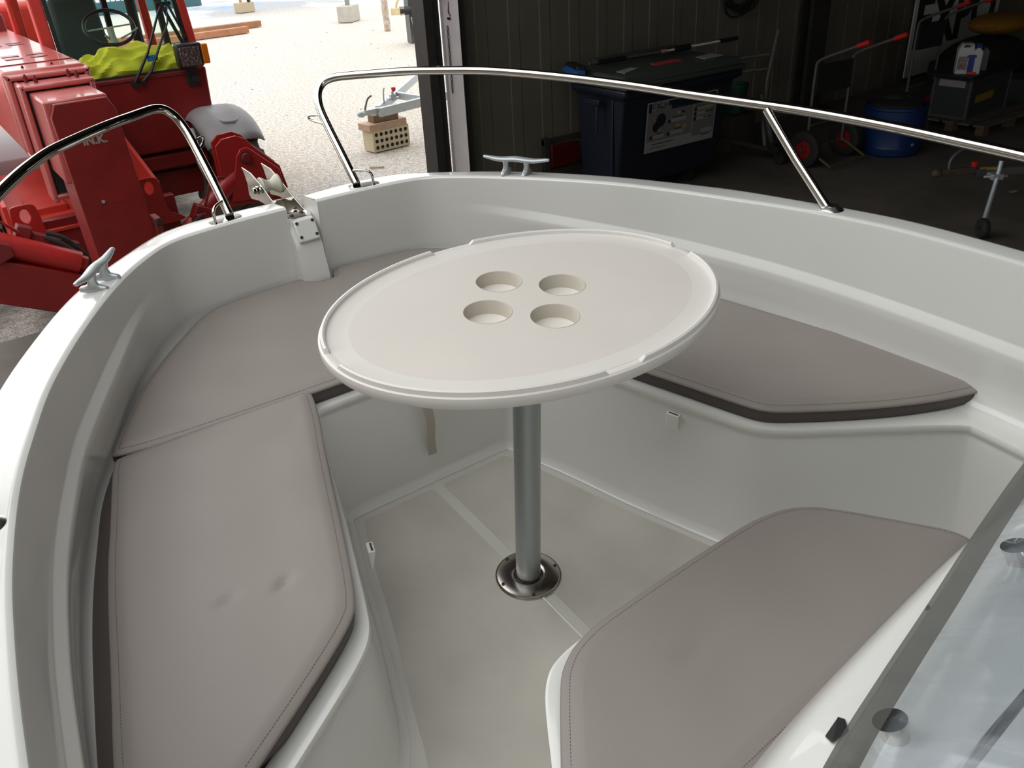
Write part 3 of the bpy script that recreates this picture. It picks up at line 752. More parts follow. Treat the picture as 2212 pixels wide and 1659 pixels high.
b = MB(); b.lathe([(.0305, .008), (.0305, .735)], (0, 0, 0), V(0, 0, 1), 40); b.lathe([(.0305, .71), (.055, .74), (.085, .751), (.001, .751)], (0, 0, 0), V(0, 0, 1), 32); b.build('pole', ALU, tb)
b = MB(); b.lathe([(.0322, .002), (.0322, .0045), (.037, .0085), (.045, .0105), (.070, .0085), (.0775, .0065), (.0795, .0035), (.0815, .0035), (.0825, .002), (.0825, 0), (.03, 0)], (0, 0, .0019), V(0, 0, 1), 64, True)
bp = b.build('base_plate', STEELB, tb, angle=.5)
b = MB(); b.lathe([(.0302, .012), (.0322, .012), (.0325, .0095), (.0302, .0095)], (0, 0, 0), V(0, 0, 1), 40, True); b.build('socket_ring', BLKR, bp)
for a in (10, 75, 128, 200, 270, 330):
    a0 = math.radians(a-26); r = .0715
    b = MB(); b.lathe([(.0048, 0), (.0044, .0016), (.0018, .0016), (.0014, .0006), (.0001, .0006)], (r*math.cos(a0), r*math.sin(a0), .0098), V(0, 0, 1), 14); b.build('screw', SCREW, bp)
# webbing strap hanging on the bow seat riser
b = MB(); w = .0125; pts = [(-.017, .470, .353), (-.006, .452, .30), (.004, .447, .22), (.003, .452, .15), (.008, .458, .095)]
pts = cat_rom(pts, 5)
b.loft([[V(p.x-w, p.y, p.z), V(p.x+w, p.y-.002, p.z), V(p.x+w, p.y-.0005, p.z), V(p.x-w, p.y+.0015, p.z)] for p in pts], True, True)
tag(b.build('webbing_strap', STRAP, M=BT), 'beige webbing strap hanging below the bow seat edge', 'strap')
#@@TELE
# ================================================================== red telehandler outside the doorway (faces the shed, -y)
th = thing('telehandler', 'red telescopic handler parked in the doorway, boom pointing into the shed', 'telehandler', (.5, 7.6, 0))
b = MB()   # chassis frame
b.box2((-.35, 5.95, .38), (.75, 6.05, .70)); b.box2((-.30, 6.0, .30), (.70, 11.0, .62)); b.box2((.70, 7.2, .35), (1.5, 10.6, .60)); b.box2((-1.0, 7.8, .35), (-.3, 10.6, .60))
b.build('chassis', RED, th, bevel=.01)
b = MB(); b.hexa([(-.47, 5.93, .60), (.66, 5.93, .60), (.66, 7.3, .78), (-.47, 7.3, .78)], [(-.47, 5.93, .63), (.66, 5.93, .63), (.66, 7.3, .81), (-.47, 7.3, .81)])
b.box2((-.30, 6.25, .66), (-.02, 6.65, .725)); dk = b.build('deck_plate', REDL, th, bevel=.006)
b = MB(); b.hexa([(-.49, 5.95, .5), (-.46, 5.95, .5), (-.46, 7.4, .5), (-.49, 7.4, .5)], [(-.49, 5.95, .86), (-.46, 5.95, .86), (-.46, 7.4, 1.25), (-.49, 7.4, 1.25)])
b.build('side_plate', REDL, th)
b = MB(); b.hexa([(.63, 5.95, .5), (.66, 5.95, .5), (.66, 7.4, .5), (.63, 7.4, .5)], [(.63, 5.95, .82), (.66, 5.95, .82), (.66, 7.1, 1.12), (.63, 7.1, 1.12)])
b.build('side_plate', REDL, th)
def lug(x0, x1, z0, z1, y):
    cx = (x0+x1)/2; cz = z1-(x1-x0)*.45; hw = (x1-x0)*.2; hh = hw*1.45
    out = chaikin([(x0-.02, z0, 0), (x1+.16, z0, 0), (x1+.10, z0+.05, 0), (x1+.01, z0+.10, 0), (x1, z1-.03, 0), (x1-.04, z1, 0), (x0+.02, z1, 0), (x0, z1-.03, 0)], 2, True)
    hole = [V(cx + hw*math.cos(2*PI*k/24), cz + hh*(math.sin(2*PI*k/24)), 0) for k in range(24)]
    bm = bmesh.new(); ed = []
    for lp in (out, hole):
        vs = [bm.verts.new((p.x, y, p.y)) for p in lp]; ed += [bm.edges.new((vs[i], vs[(i+1) % len(vs)])) for i in range(len(vs))]
    r = bmesh.ops.triangle_fill(bm, use_beauty=True, edges=ed)
    r = bmesh.ops.extrude_face_region(bm, geom=bm.faces[:]); bmesh.ops.translate(bm, verts=[v for v in r['geom'] if isinstance(v, bmesh.types.BMVert)], vec=(0, .03, 0))
    bm.verts.index_update(); b = MB(); b.add([v.co.copy() for v in bm.verts], [[v.index for v in f.verts] for f in bm.faces]); bm.free()
    b.build('lifting_lug', REDM, th, smooth=False)
lug(-.46, -.27, .50, .87, 5.86); lug(.46, .64, .50, .89, 5.86)
# boom sections
b = MB(); b.box2((-.25, 5.62, 1.27), (.30, 10.8, 1.82)); ob = b.build('boom_outer_section', REDSHEEN, th, bevel=.03)
for y in (6.3, 6.5, 7.4, 7.55):
    for x in (-.12, .05):
        b = MB(); b.box2((x, y, 1.82), (x+.12, y+.10, 1.824)); b.build('boom_slot', RED, ob)
b = MB(); b.box2((-.25, 5.95, 1.80), (.28, 5.965, 1.826)); b.build('boom_seam', RED, ob)
b = MB(); b.box2((-.10, 8.6, 1.80), (-.07, 8.75, 1.98)); b.build('boom_bracket', RED, ob)
b = MB()   # first collar
for x0, x1, z0, z1 in ((-.24, .29, 1.765, 1.80), (-.24, -.205, 1.28, 1.80), (.255, .29, 1.28, 1.80), (-.24, .29, 1.25, 1.285)): b.box2((x0, 5.50, z0), (x1, 5.72, z1))
b.build('boom_collar', REDSHEEN, th, bevel=.012)
b = MB(); b.box2((-.205, 5.56, 1.28), (.255, 5.7, 1.765)); b.build('boom_throat', BLKR, th)
b = MB()
for x0, x1, z0, z1 in ((-.20, .265, 1.725, 1.76), (-.205, -.17, .98, 1.765), (.225, .26, 1.05, 1.755), (-.20, .265, 1.00, 1.035)): b.box2((x0, 5.26, z0), (x1, 5.50, z1))
mb_ = b.build('boom_middle_section', REDSHEEN, th, bevel=.012)
for p in ((-.13, 5.44, 1.80), (-.08, 5.38, 1.795), (.14, 5.44, 1.80), (.18, 5.38, 1.795), (-.09, 5.75, 1.822), (.10, 5.75, 1.822)):
    b = MB(); b.cyl(p, (p[0], p[1], p[2]-.04), .014, n=6); b.cyl((p[0], p[1], p[2]), (p[0], p[1], p[2]+.012), .008, n=6); b.build('bolt', REDD, mb_)
b = MB(); b.box2((-.165, 5.30, 1.03), (.22, 5.48, 1.72)); b.build('boom_throat', BLKR, th)
b = MB(); b.box2((-.155, 4.80, 1.20), (.225, 5.40, 1.715)); b.build('boom_inner_section', REDSHEEN, th, bevel=.012)
# goose-neck head with chamfered top corners
b = MB()
fr = [(-.135, 1.62), (-.10, 1.70), (.215, 1.70), (.25, 1.62), (.29, .80), (.30, .30), (-.095, .30), (-.11, .80)]
b.loft([[V(x-.02*(k == 1), y, z) for x, z in fr] for k, y in enumerate((4.75, 5.02))], True, True)
hd = b.build('boom_head', RED, th, bevel=.006)
b = MB(); b.cyl((.02, 4.749, 1.06), (.02, 4.742, 1.06), .011, n=14); b.build('grease_nipple', ZINC, hd)
b = MB(); b.plate([(-.128, 4.82, 1.40), (-.128, 4.88, 1.40), (-.128, 4.90, 1.22), (-.128, 4.84, 1.22)], .004, (-1, 0, 0)); b.build('yellow_sticker', mat('yellow_sticker', (.65, .42, .03), .5), hd)
b = MB(); b.lathe([(.001, 0), (.035, 0), (.035, .002), (.001, .002)], (.055, 4.90, 1.7005), V(0, 0, 1), 20); b.build('oil_hole', HOLE, hd)
text_obj('IN.K.', .070, mat('grey_lettering', (.30, .24, .22), .6), hd, face_frame((.0, 4.748, 1.431), (1, 0, 0), (0, 0, 1)), bold=.003, depth=.001)
b = MB()
for k in range(7): b.box2((-.03+k*.033, 4.746, 1.04), (-.015+k*.033, 4.752, 1.043))
b.build('weld_seam', REDD, hd)
for z, x in ((.86, .295), (.70, .30)):
    b = MB(); b.lathe([(.001, .05), (.020, .05), (.024, .04), (.024, .02), (.030, .02), (.030, 0), (.001, 0)], (x+.01, 4.70, z), V(.2, -.9, .3), 14); b.build('hydraulic_coupler', BLKR, hd)
b = MB(); b.box2((.285, 4.66, .60), (.33, 4.80, .90)); b.box2((.29, 4.66, .48), (.335, 4.74, .60)); b.build('coupler_block', REDD, hd, bevel=.006)
b = MB(); b.add([(.28, 4.72, .52), (.60, 4.72, .52), (.62, 4.95, .52), (.30, 5.1, .55), (.28, 4.72, .47), (.60, 4.72, .47), (.62, 4.95, .47), (.30, 5.1, .50)], [(0, 1, 2, 3), (7, 6, 5, 4), (0, 4, 5, 1), (1, 5, 6, 2), (2, 6, 7, 3), (3, 7, 4, 0)]); b.build('tilt_link', REDL, th, bevel=.03, seg=3)
# cab
yc = 7.05
b = MB()
fp = [(.30, .81), (1.50, .81), (1.535, 1.05), (1.555, 1.50), (.30, 1.50)]
b.loft([[V(x, y, z) for x, z in fp] for y in (yc, 8.6)], True, True)
b.box2((.45, yc+.03, .64), (1.42, 8.4, .78))
b.build('cab_lower_body', RED, th, bevel=.02, seg=3)
b = MB(); b.box2((.6, yc-.012, 1.455), (1.40, yc+.01, 1.485)); b.build('windscreen_sill', REDD, th, bevel=.004)
b = MB()
for (x0, z0, x1, z1, w) in ((.315, 1.42, .30, 2.62, .10), (1.505, 1.45, 1.44, 2.62, .075)):
    b.hexa([(x0-w/2, yc, z0), (x0+w/2, yc, z0), (x0+w/2, yc+.11, z0), (x0-w/2, yc+.11, z0)], [(x1-w/2, yc+.10, z1), (x1+w/2, yc+.10, z1), (x1+w/2, yc+.21, z1), (x1-w/2, yc+.21, z1)])
    b.hexa([(x0-w/2, 8.5, z0), (x0+w/2, 8.5, z0), (x0+w/2, 8.6, z0), (x0-w/2, 8.6, z0)], [(x1-w/2, 8.4, z1), (x1+w/2, 8.4, z1), (x1+w/2, 8.5, z1), (x1-w/2, 8.5, z1)])
b.box2((.24, 7.1, 2.60), (1.5, 8.55, 2.68))
b.build('cab_frame', REDL, th, bevel=.012)
b = MB()
for (x0, z0, x1, z1) in ((.385, 1.49, .37, 2.6), (1.445, 1.49, 1.385, 2.6)):
    b.bar((x0, yc+.02, z0), (x1, yc+.12, z1), .032, .03)
b.bar((.385, yc+.02, 1.50), (1.445, yc+.02, 1.50), .03, .02); b.bar((1.40, yc+.5, 1.50), (1.36, yc+.5, 2.6), .05, .05)
b.build('window_seal', BLKR, th)
b = MB(); b.add([(.385, yc+.025, 1.50), (1.445, yc+.025, 1.50), (1.385, yc+.125, 2.6), (.37, yc+.125, 2.6)], [(0, 1, 2, 3)]); b.build('cab_windscreen', CABG, th, smooth=False)
b = MB(); b.add([(.30, yc+.1, 1.50), (.30, 8.5, 1.50), (.29, 8.4, 2.6), (.29, yc+.2, 2.6)], [(0, 1, 2, 3)]); b.build('cab_side_window', CABG, th, smooth=False)
b = MB(); b.add([(1.53, yc+.1, 1.50), (1.53, 8.5, 1.50), (1.46, 8.4, 2.6), (1.46, yc+.2, 2.6)], [(0, 1, 2, 3)]); b.build('cab_side_window', CABG, th, smooth=False)
b = MB(); b.box2((.42, yc+.04, 1.40), (1.44, yc+.42, 1.46)); b.hexa([(.5, yc+.42, 1.45), (1.2, yc+.42, 1.45), (1.2, yc+.62, 1.45), (.5, yc+.62, 1.45)], [(.5, yc+.44, 1.62), (1.12, yc+.44, 1.60), (1.10, yc+.56, 1.60), (.5, yc+.56, 1.62)])
b.build('dashboard', DASH, th, bevel=.02)
b = MB(); b.box((.80, 8.35, 1.80), (.48, .13, .62), rot=Matrix.Rotation(-.15, 3, 'X'), taper=.86); b.box((.80, 8.1, 1.46), (.50, .5, .12)); b.build('driver_seat', SEATF, th, bevel=.05, seg=4)
ring = [V(.93 + .215*math.cos(2*PI*k/40), 7.62 + .10*math.sin(2*PI*k/40), 1.86 + .14*math.sin(2*PI*k/40)) for k in range(40)]
b = MB(); b.tube(ring, .016, 10, closed=True); sw = b.build('steering_wheel', BLACK, th)
b = MB(); b.cyl((.93, 7.62, 1.86), (.93, 7.5, 1.5), .03, n=12); b.bar((.74, 7.62, 1.85), (1.12, 7.62, 1.87), .03, .012); b.bar((.93, 7.62, 1.86), (.95, 7.54, 1.72), .03, .012); b.tube([(1.0, 7.6, 1.76), (1.10, 7.58, 1.80), (1.16, 7.56, 1.84)], .008, 8); b.tube([(.93, 7.6, 1.74), (.87, 7.58, 1.80)], .012, 8); b.build('steering_column', DASH, sw)
b = MB(); b.cyl((1.34, 8.4, 1.5), (1.34, 8.4, 2.6), .05, n=12); b.bar((1.12, 8.5, 1.5), (1.10, 8.45, 2.6), .06, .05); b.build('rear_pillar', BLKR, th)
# wipers
b = MB(); b.tube([(.89, yc-.04, 1.43), (.93, yc-.06, 1.50), (1.07, yc-.03, 1.68), (1.245, yc+.02, 1.98), (1.30, yc+.03, 2.05)], [.014, .014, .011, .010, .010], 8); b.tube([(.955, yc-.04, 1.44), (1.05, yc-.05, 1.52), (1.30, yc-.01, 1.90), (1.33, yc+.02, 2.04)], [.013, .013, .008, .008], 8)
b.cyl((.89, yc+.01, 1.43), (.89, yc-.07, 1.43), .024, n=14); b.cyl((.955, yc+.01, 1.44), (.955, yc-.07, 1.44), .02, n=14)
b.bar((1.27, yc+.02, 2.10), (1.40, yc+.0, 1.70), .02, .03); b.bar((1.33, yc+.02, 2.08), (1.43, yc+.0, 1.76), .02, .02); b.bar((1.24, yc+.03, 2.05), (1.37, yc+.03, 2.05), .03, .03)
b.build('wiper', BLACK, th)
b = MB(); b.plate([(1.05, yc-.02, 1.60), (1.14, yc-.02, 1.605), (1.15, yc-.02, 1.655), (1.055, yc-.02, 1.65)], .004, (0, -1, 0)); b.build('blue_tape', BLUET, th)
# headlamp with amber indicator
b = MB(); b.box((1.395, 6.95, 1.625), (.225, .12, .20)); hl = b.build('headlamp', BLACK, th, bevel=.02, seg=3)
b = MB(); b.box((1.39, 6.886, 1.62), (.175, .006, .155)); b.build('lamp_lens', LENS, hl, bevel=.002)
b = MB(); b.box((1.53, 6.94, 1.625), (.065, .10, .17)); b.build('indicator_lens', AMBER, hl, bevel=.012)
b = MB(); b.bar((1.40, 6.98, 1.53), (1.40, 7.04, 1.36), .09, .05); b.cyl((1.42, 6.96, 1.42), (1.42, 7.02, 1.42), .03, n=14); b.build('lamp_bracket', BLKR, hl)
# rear bodywork
b = MB(); b.box2((-.75, 9.9, 1.0), (.75, 10.9, 2.02)); b.box2((-1.0, 7.9, .6), (-.32, 10.6, 1.45)); b.build('rear_body', REDL, th, bevel=.08, seg=4)
b = MB(); b.box2((.02, 8.9, 1.78), (.25, 9.85, 1.98)); b.build('boom_lift_housing', REDD, th, bevel=.02)
# wheels
def wheel(cx, cy, r, w, yaw=0):
    M = Matrix.Translation((cx, cy, r)) @ Matrix.Rotation(yaw, 4, 'Z')
    b = MB(); pr = [(.25, -.40*w), (r*.62, -.46*w), (r*.80, -.50*w), (r*.92, -.47*w), (r*.955, -.40*w), (r*.965, 0), (r*.955, .40*w), (r*.92, .47*w), (r*.80, .50*w), (r*.62, .46*w), (.25, .40*w)]
    b.lathe(pr, (0, 0, 0), V(1, 0, 0), 64)
    n = 20
    for k in range(n):
        for s in (-1, 1):
            a = 2*PI*(k + (.5 if s > 0 else 0))/n; vs = []
            for x_, da in ((.02*s*w, .20), (.50*s*w, -.05)):
                for rr in (r*.95, r*1.0):
                    for dd in (-.055, .055):
                        aa = a + da + dd*(.75 if rr > r*.97 else 1.1); rq = rr if abs(x_) < .3*w else rr - r*.03*(rr < r*.97)*3
                        vs.append(V(x_, -rq*math.cos(aa), rq*math.sin(aa)))
            b.add(vs, [(0, 1, 3, 2), (4, 6, 7, 5), (0, 2, 6, 4), (1, 5, 7, 3), (2, 3, 7, 6), (0, 4, 5, 1)])
    b.v = [tuple(M @ V(*v)) for v in b.v]
    o = b.build('tyre', TYRE, th, angle=.7)
    b = MB(); b.lathe([(.001, -.1), (.12, -.1), (.12, -.06), (.2, -.02), (.28, -.16), (.29, -.16), (.29, .16), (.28, .16), (.2, .02), (.12, .04), (.12, .1), (.001, .1)], (0, 0, 0), V(1, 0, 0), 40)
    b.v = [tuple(M @ V(*v)) for v in b.v]; b.build('rim', REDD, o)
wheel(1.52, 6.92, .56, .42); wheel(-.72, 6.92, .56, .42); wheel(1.62, 9.9, .60, .42); wheel(-.72, 9.9, .60, .42)
def fender(cx, w, cy=6.92, cz=.56):
    b = MB(); rings = []
    for k in range(15):
        a = math.radians(38 + 112*k/14)   # 0 = front, 90 = top
        rr = .60 + .02*math.sin(a)
        rg = []
        for j in range(13):
            u = -1 + 2*j/12; x = cx + u*w/2; dz = -.10*abs(u)**4 - (.0 if abs(u) < .24 and 45 < math.degrees(a) < 100 else -.022)*(1 if abs(u) > .3 or True else 0)
            rg.append(V(x, cy - (rr+dz)*math.cos(a)*1.0, cz + (rr+dz)*math.sin(a)*.95))
        rings.append(rg)
    b.loft(rings, False)
    o = b.build('mudguard', GREYP, th, angle=1.0)
    m = o.modifiers.new('s', 'SOLIDIFY'); m.thickness = .012
    def fp(x, dg): a = math.radians(dg); return (cx + x, cy - .622*math.cos(a), cz + .622*math.sin(a)*.95)
    b = MB(); b.tube(chaikin([fp(-.10, 118), fp(-.10, 85), fp(-.10, 66), fp(-.06, 60), (cx+.05, fp(0, 58)[1], fp(0, 58)[2]), fp(.10, 60), fp(.13, 66), fp(.13, 85), fp(.13, 118)], 3), .016, 10); b.build('mudguard_ridge', GREYP, o)
    return o
fender(1.52, .54); fender(-.72, .56)
b = MB(); b.tube(cat_rom([(1.22, 6.75, 1.02), (1.16, 6.5, .95), (1.12, 6.35, .80), (1.18, 6.3, .62), (1.28, 6.3, .50)], 6), .022, 10); b.build('mudguard_bracket', GREYP, th)
# stabilisers
def stab(s, cx):
    X = lambda x: cx + s*(x - 1.45)
    for k, (y, dx) in enumerate(((6.10, 0), (6.30, .03))):
        pl = [(1.20+dx, .45), (1.21+dx, .98), (1.27+dx, 1.03), (1.40+dx, 1.04), (1.48+dx, 1.00), (1.54+dx, .92), (1.74+dx, .72), (1.78+dx, .52), (1.74+dx, .42)]
        b = MB(); b.plate([(X(x), y, z) for x, z in pl], .022, (0, 1, 0)); o = b.build('stabiliser_plate', REDM, th, bevel=.004)
    b = MB(); b.plate([(X(1.24), 6.06, .50), (X(1.36), 6.06, .88), (X(1.40), 6.06, .93), (X(1.46), 6.06, .94), (X(1.51), 6.06, .90), (X(1.72), 6.06, .70), (X(1.74), 6.06, .46)], .03, (0, 1, 0)); b.build('stabiliser_leg', REDM, th, bevel=.006)
    b = MB(); b.cyl((X(1.43), 6.0, .86), (X(1.43), 6.4, .86), .038, n=24); b.cyl((X(1.43), 6.045, .86), (X(1.43), 6.06, .86), .055, n=24); b.build('pivot_pin', REDD, th)
    b = MB(); b.cyl((X(1.36), 6.15, .70), (X(.80), 6.0, .36), .075, n=24); b.cyl((X(1.36), 6.15, .70), (X(1.40), 6.2, .74), .05, n=16); b.build('hydraulic_cylinder', REDM, th)
    b = MB(); b.tube(cat_rom([(X(1.20), 6.0, .74), (X(1.08), 5.98, .74), (X(1.00), 5.95, .60), (X(.96), 5.95, .52)], 6), .013, 8); b.build('hydraulic_pipe', REDD, th)
    b = MB(); b.box((X(.93), 5.92, .50), (.16, .12, .13), rot=Matrix.Rotation(s*.5, 3, 'Y')); b.box((X(.90), 5.86, .48), (.08, .06, .09)); b.build('valve_block', RED, th, bevel=.01)
    b = MB(); b.tube(cat_rom([(X(.90), 5.84, .50), (X(.75), 5.78, .44), (X(.66), 5.76, .36), (X(.60), 5.8, .30)], 6), .022, 8); b.build('hydraulic_hose', BLKR, th)
stab(1, 1.45)
# left stabiliser, folded low across the front
b = MB(); b.hexa([(-1.05, 5.30, .52), (-.22, 5.30, .10), (-.22, 5.52, .10), (-1.05, 5.52, .52)], [(-1.0, 5.30, .84), (-.12, 5.30, .40), (-.12, 5.52, .40), (-1.0, 5.52, .84)]); b.build('stabiliser_beam', RED, th, bevel=.01)
b = MB(); b.cyl((-1.0, 5.42, .96), (-.16, 5.38, .50), .085, n=28); b.cyl((-.16, 5.38, .50), (-.12, 5.38, .478), .06, n=20); b.build('hydraulic_cylinder', REDM, th)
b = MB(); b.box((-.44, 5.52, .77), (.10, .10, .09), rot=Matrix.Rotation(.5, 3, 'Y')); b.hexa([(-.42, 5.5, .68), (-.12, 5.5, .52), (-.12, 5.58, .52), (-.42, 5.58, .68)], [(-.40, 5.5, .76), (-.10, 5.5, .60), (-.10, 5.58, .60), (-.40, 5.58, .76)]); b.build('valve_block', REDD, th, bevel=.008)
b = MB(); b.tube(cat_rom([(-.62, 5.45, .86), (-.58, 5.45, .90), (-.50, 5.45, .82), (-.44, 5.46, .74)], 6), .012, 8); b.tube(cat_rom([(-.36, 5.40, .66), (-.28, 5.38, .63), (-.20, 5.37, .60), (-.17, 5.38, .54)], 6), .014, 8); b.build('hydraulic_pipe', RED, th)
b = MB(); b.tube(cat_rom([(-.32, 5.44, .72), (-.24, 5.42, .66), (-.17, 5.42, .58), (-.10, 5.44, .50)], 6), .02, 8); b.tube(cat_rom([(-.30, 5.48, .74), (-.20, 5.46, .68), (-.13, 5.46, .58), (-.08, 5.46, .50)], 6), .018, 8); b.build('hydraulic_hose', BLKR, th)
b = MB(); b.add([(-.66, 5.27, .82), (-.56, 5.27, .76), (-.55, 5.27, .68), (-.66, 5.27, .64), (-.66, 5.36, .82), (-.56, 5.36, .76), (-.55, 5.36, .68), (-.66, 5.36, .64)], [(0, 1, 2, 3), (7, 6, 5, 4), (0, 4, 5, 1), (1, 5, 6, 2), (2, 6, 7, 3), (3, 7, 4, 0)]); b.build('stabiliser_hook', REDD, th, bevel=.01)
# hi-vis cloth lying on the dashboard
b = MB(); rings = []
for i in range(81):
    u = i/80; x = .45 + 1.0*u; rg = []
    hh = (.17 + .08*math.sin(u*PI) + .018*math.sin(u*23)) * min(1, .25 + 6*u, .25 + 6*(1-u))
    for k in range(34):
        v_ = k/33; a = PI*v_
        fold = .022*math.sin(v_*19 + 3*math.sin(u*6) + u*9) + .012*math.sin(v_*41 - u*17 + 2*math.sin(u*13))
        rg.append(V(x + .01*math.sin(k*.9+i*.4), yc+.20 - (.15+fold)*math.cos(a), 1.467 + (hh + fold)*max(0, math.sin(a))))
    rings.append(rg)
b.loft(rings, False); hv = b.build('safety_vest', HIVIS); tag(hv, 'crumpled fluorescent yellow cloth on the dashboard behind the cab windscreen', 'safety vest')
#@@YARD
# ================================================================== things in the yard
t = thing('boat_trailer', 'galvanised A-frame trailer drawbar resting on a brick outside the door', 'trailer', (4.3, 8.8, .47))
b = MB(); b.bar((4.0, 8.52, .50), (5.9, 8.98, .50), .06, .11); b.build('drawbar_beam', ZINC, t, bevel=.006)
b = MB(); b.bar((4.05, 8.66, .50), (6.3, 11.2, .50), .06, .11); b.build('drawbar_beam', ZINC, t, bevel=.006)
b = MB(); b.bar((4.83, 8.74, .50), (4.72, 9.40, .50), .05, .09); b.build('cross_member', ZINC, t, bevel=.004)
b = MB(); b.bar((3.78, 8.55, .52), (4.04, 8.585, .52), .055, .06); b.sphere((3.76, 8.54, .515), .045, 14, 8, (1.3, .9, .9)); cp_ = b.build('coupling_head', ZINC, t, bevel=.006)
b = MB(); b.tube(chaikin([(3.82, 8.56, .54), (3.84, 8.56, .60), (3.88, 8.57, .68), (3.94, 8.575, .705)], 2), .012, 10); b.build('coupling_handle', ZINCD, cp_)
b = MB(); b.cyl((4.38, 8.85, .55), (4.38, 8.85, .66), .018, n=10); b.box((4.38, 8.85, .60), (.08, .05, .05)); b.tube(chaikin([(4.22, 8.8, .54), (4.22, 8.8, .66), (4.24, 8.8, .73)], 2), .01, 8); b.box((4.38, 8.85, .575), (.16, .07, .02)); b.build('winch_fitting', ZINC, t)
b = MB(); b.lathe([(.001, 0), (.022, 0), (.030, .03), (.026, .05), (.001, .055)], (4.40, 8.85, .66), V(0, 0, 1), 14); b.build('red_cap', REDPL, t)
br = MB(); br.box((4.17, 8.75, .135), (.56, .24, .27), rz=.10)
brick = thing('hollow_brick', 'pale hollow clay brick with three rows of round holes, under the outdoor trailer', 'brick', (4.17, 8.75, 0))
br.build('brick_body', BRICK, brick, bevel=.006)
u = V(math.cos(.10), math.sin(.10), 0); nf = V(math.sin(.10), -math.cos(.10), 0)
for i in range(7):
    for j in range(3):
        hb = MB(); c = V(4.17, 8.75, .055 + j*.08) + u*(-.225+.075*i) + nf*.1195; hb.cyl(c, c + nf*.002, .024, n=14); hb.build('brick_hole', HOLE, brick)
b = MB(); b.box((4.13, 8.74, .312), (.58, .26, .084), rz=.14); tag(b.build('timber_block', mat('pale_timber', (.50, .34, .23), .7, var=.25, vscale=15), bevel=.005), 'pale timber block lying flat on the hollow brick', 'timber')
b = MB(); b.box((4.14, 8.72, .40), (.36, .16, .092), rz=.05); tag(b.build('timber_block', mat('brown_timber', (.20, .13, .08), .8, var=.3, vscale=15), bevel=.005), 'small dark brown wood block between the trailer and the pale timber block', 'timber')
t = thing('weighted_post', 'grey post standing in a large pale concrete block in the yard', 'post', (10.95, 23.5, 0))
b = MB(); b.box((10.98, 23.75, .22), (.78, .42, .44), rz=.75); b.build('concrete_foot', CONC, t, bevel=.02)
b = MB(); b.cyl((10.98, 23.75, .44), (11.0, 23.75, 2.2), .07, n=16); b.build('post_pole', mat('grey_pole', (.22, .22, .21), .6), t)
t = thing('weighted_sign_post', 'low tan concrete foot with a thin post and small wheel, farthest back in the yard', 'post', (10.2, 30.4, 0))
b = MB(); b.box((10.2, 30.4, .16), (.62, .34, .32), rz=.2); b.build('concrete_foot', mat('tan_concrete', (.42, .33, .22), .8), t, bevel=.02)
b = MB(); b.cyl((10.1, 30.4, .32), (10.0, 30.4, 1.5), .045, n=10); b.build('post_pole', WOOD, t)
b = MB(); b.lathe([(.1, -.03), (.2, -.04), (.2, .04), (.1, .03)], (10.38, 30.35, .5), V(.9, -.5, 0), 24, True); b.build('small_wheel', BLKR, t)
b = MB(); b.tube([(10.51, 20.48, 0), (10.50, 20.5, .5), (10.50, 20.5, 1.0), (10.50, 20.6, 2.2)], [.085, .09, .08, .09], 12); tag(b.build('timber_stake', mat('flaking_white_timber', (.50, .44, .38), .8, var=.5, vscale=9, col2=(.30, .2, .13))), 'whitish peeling timber stake standing on the blue-stained ground', 'stake')
b = MB(); b.bar((3.5, 24.6, .09), (8.75, 25.2, .09), .22, .16); tag(b.build('timber_beam', mat('orange_brown_timber', (.33, .15, .07), .7, var=.3, vscale=4), bevel=.01), 'longer orange-brown beam lying on the yard, the farther of two', 'beam', 'beams lying in the yard')
b = MB(); b.bar((3.5, 23.3, .09), (7.9, 23.95, .09), .22, .16); tag(b.build('timber_beam', mat('red_brown_timber', (.40, .17, .08), .7, var=.3, vscale=4), bevel=.01), 'shorter orange-brown beam lying on the yard, the nearer of two', 'beam', 'beams lying in the yard')
t = thing('yard_fence', 'dark teal metal fence with upright bars at the far side of the yard', 'fence', (6.0, 35.6, 0))
b = MB(); b.box2((-6, 35.5, 0), (10.3, 35.7, .42)); b.build('fence_plinth', TEAL, t)
b = MB()
for k in range(90): b.box2((-6+k*.18, 35.58, .4), (-5.97+k*.18, 35.62, 2.6))
b.box2((-6, 35.57, 1.9), (10.3, 35.63, 1.96)); b.build('fence_bars', TEAL, t, smooth=False)
# second drawbar with a yellow coupling and grey housing behind the door post
t = thing('outboard_housing', 'grey round housing with a pale yellow fitting, half hidden by the door post', 'machine part', (9.6, 17.2, 0))
b = MB(); b.lathe([(.001, -.14), (.30, -.14), (.36, -.08), (.36, .08), (.30, .14), (.001, .14)], (9.75, 17.3, 0.72), V(.85, -.5, .05), 32); b.build('round_housing', TARP, t, bevel=.02)
b = MB(); b.hexa([(9.62, 17.1, .08), (9.95, 17.0, .08), (9.95, 17.3, .08), (9.62, 17.4, .08)], [(9.5, 17.1, .6), (10.0, 17.0, .6), (10.0, 17.4, .6), (9.5, 17.4, .6)]); b.build('skirt', TARP, t, bevel=.03)
b = MB(); b.cyl((9.55, 17.35, .74), (9.28, 17.45, .74), .09, n=16); b.build('bellows', BLACK, t)
b = MB(); b.bar((9.10, 17.55, .74), (9.38, 17.42, .74), .16, .15); b.tube(chaikin([(9.22, 17.5, .82), (9.25, 17.5, .95), (9.38, 17.45, 1.06), (9.46, 17.42, 1.08)], 2), .03, 8); b.build('yellow_fitting', mat('pale_yellow_paint', (.72, .60, .36), .5, var=.3, vscale=10), t, bevel=.03)
b = MB(); b.box2((9.6, 17.6, 0), (9.9, 17.8, 1.35)); b.build('grey_post', ZINCD, t)
b = MB(); random.seed(9)
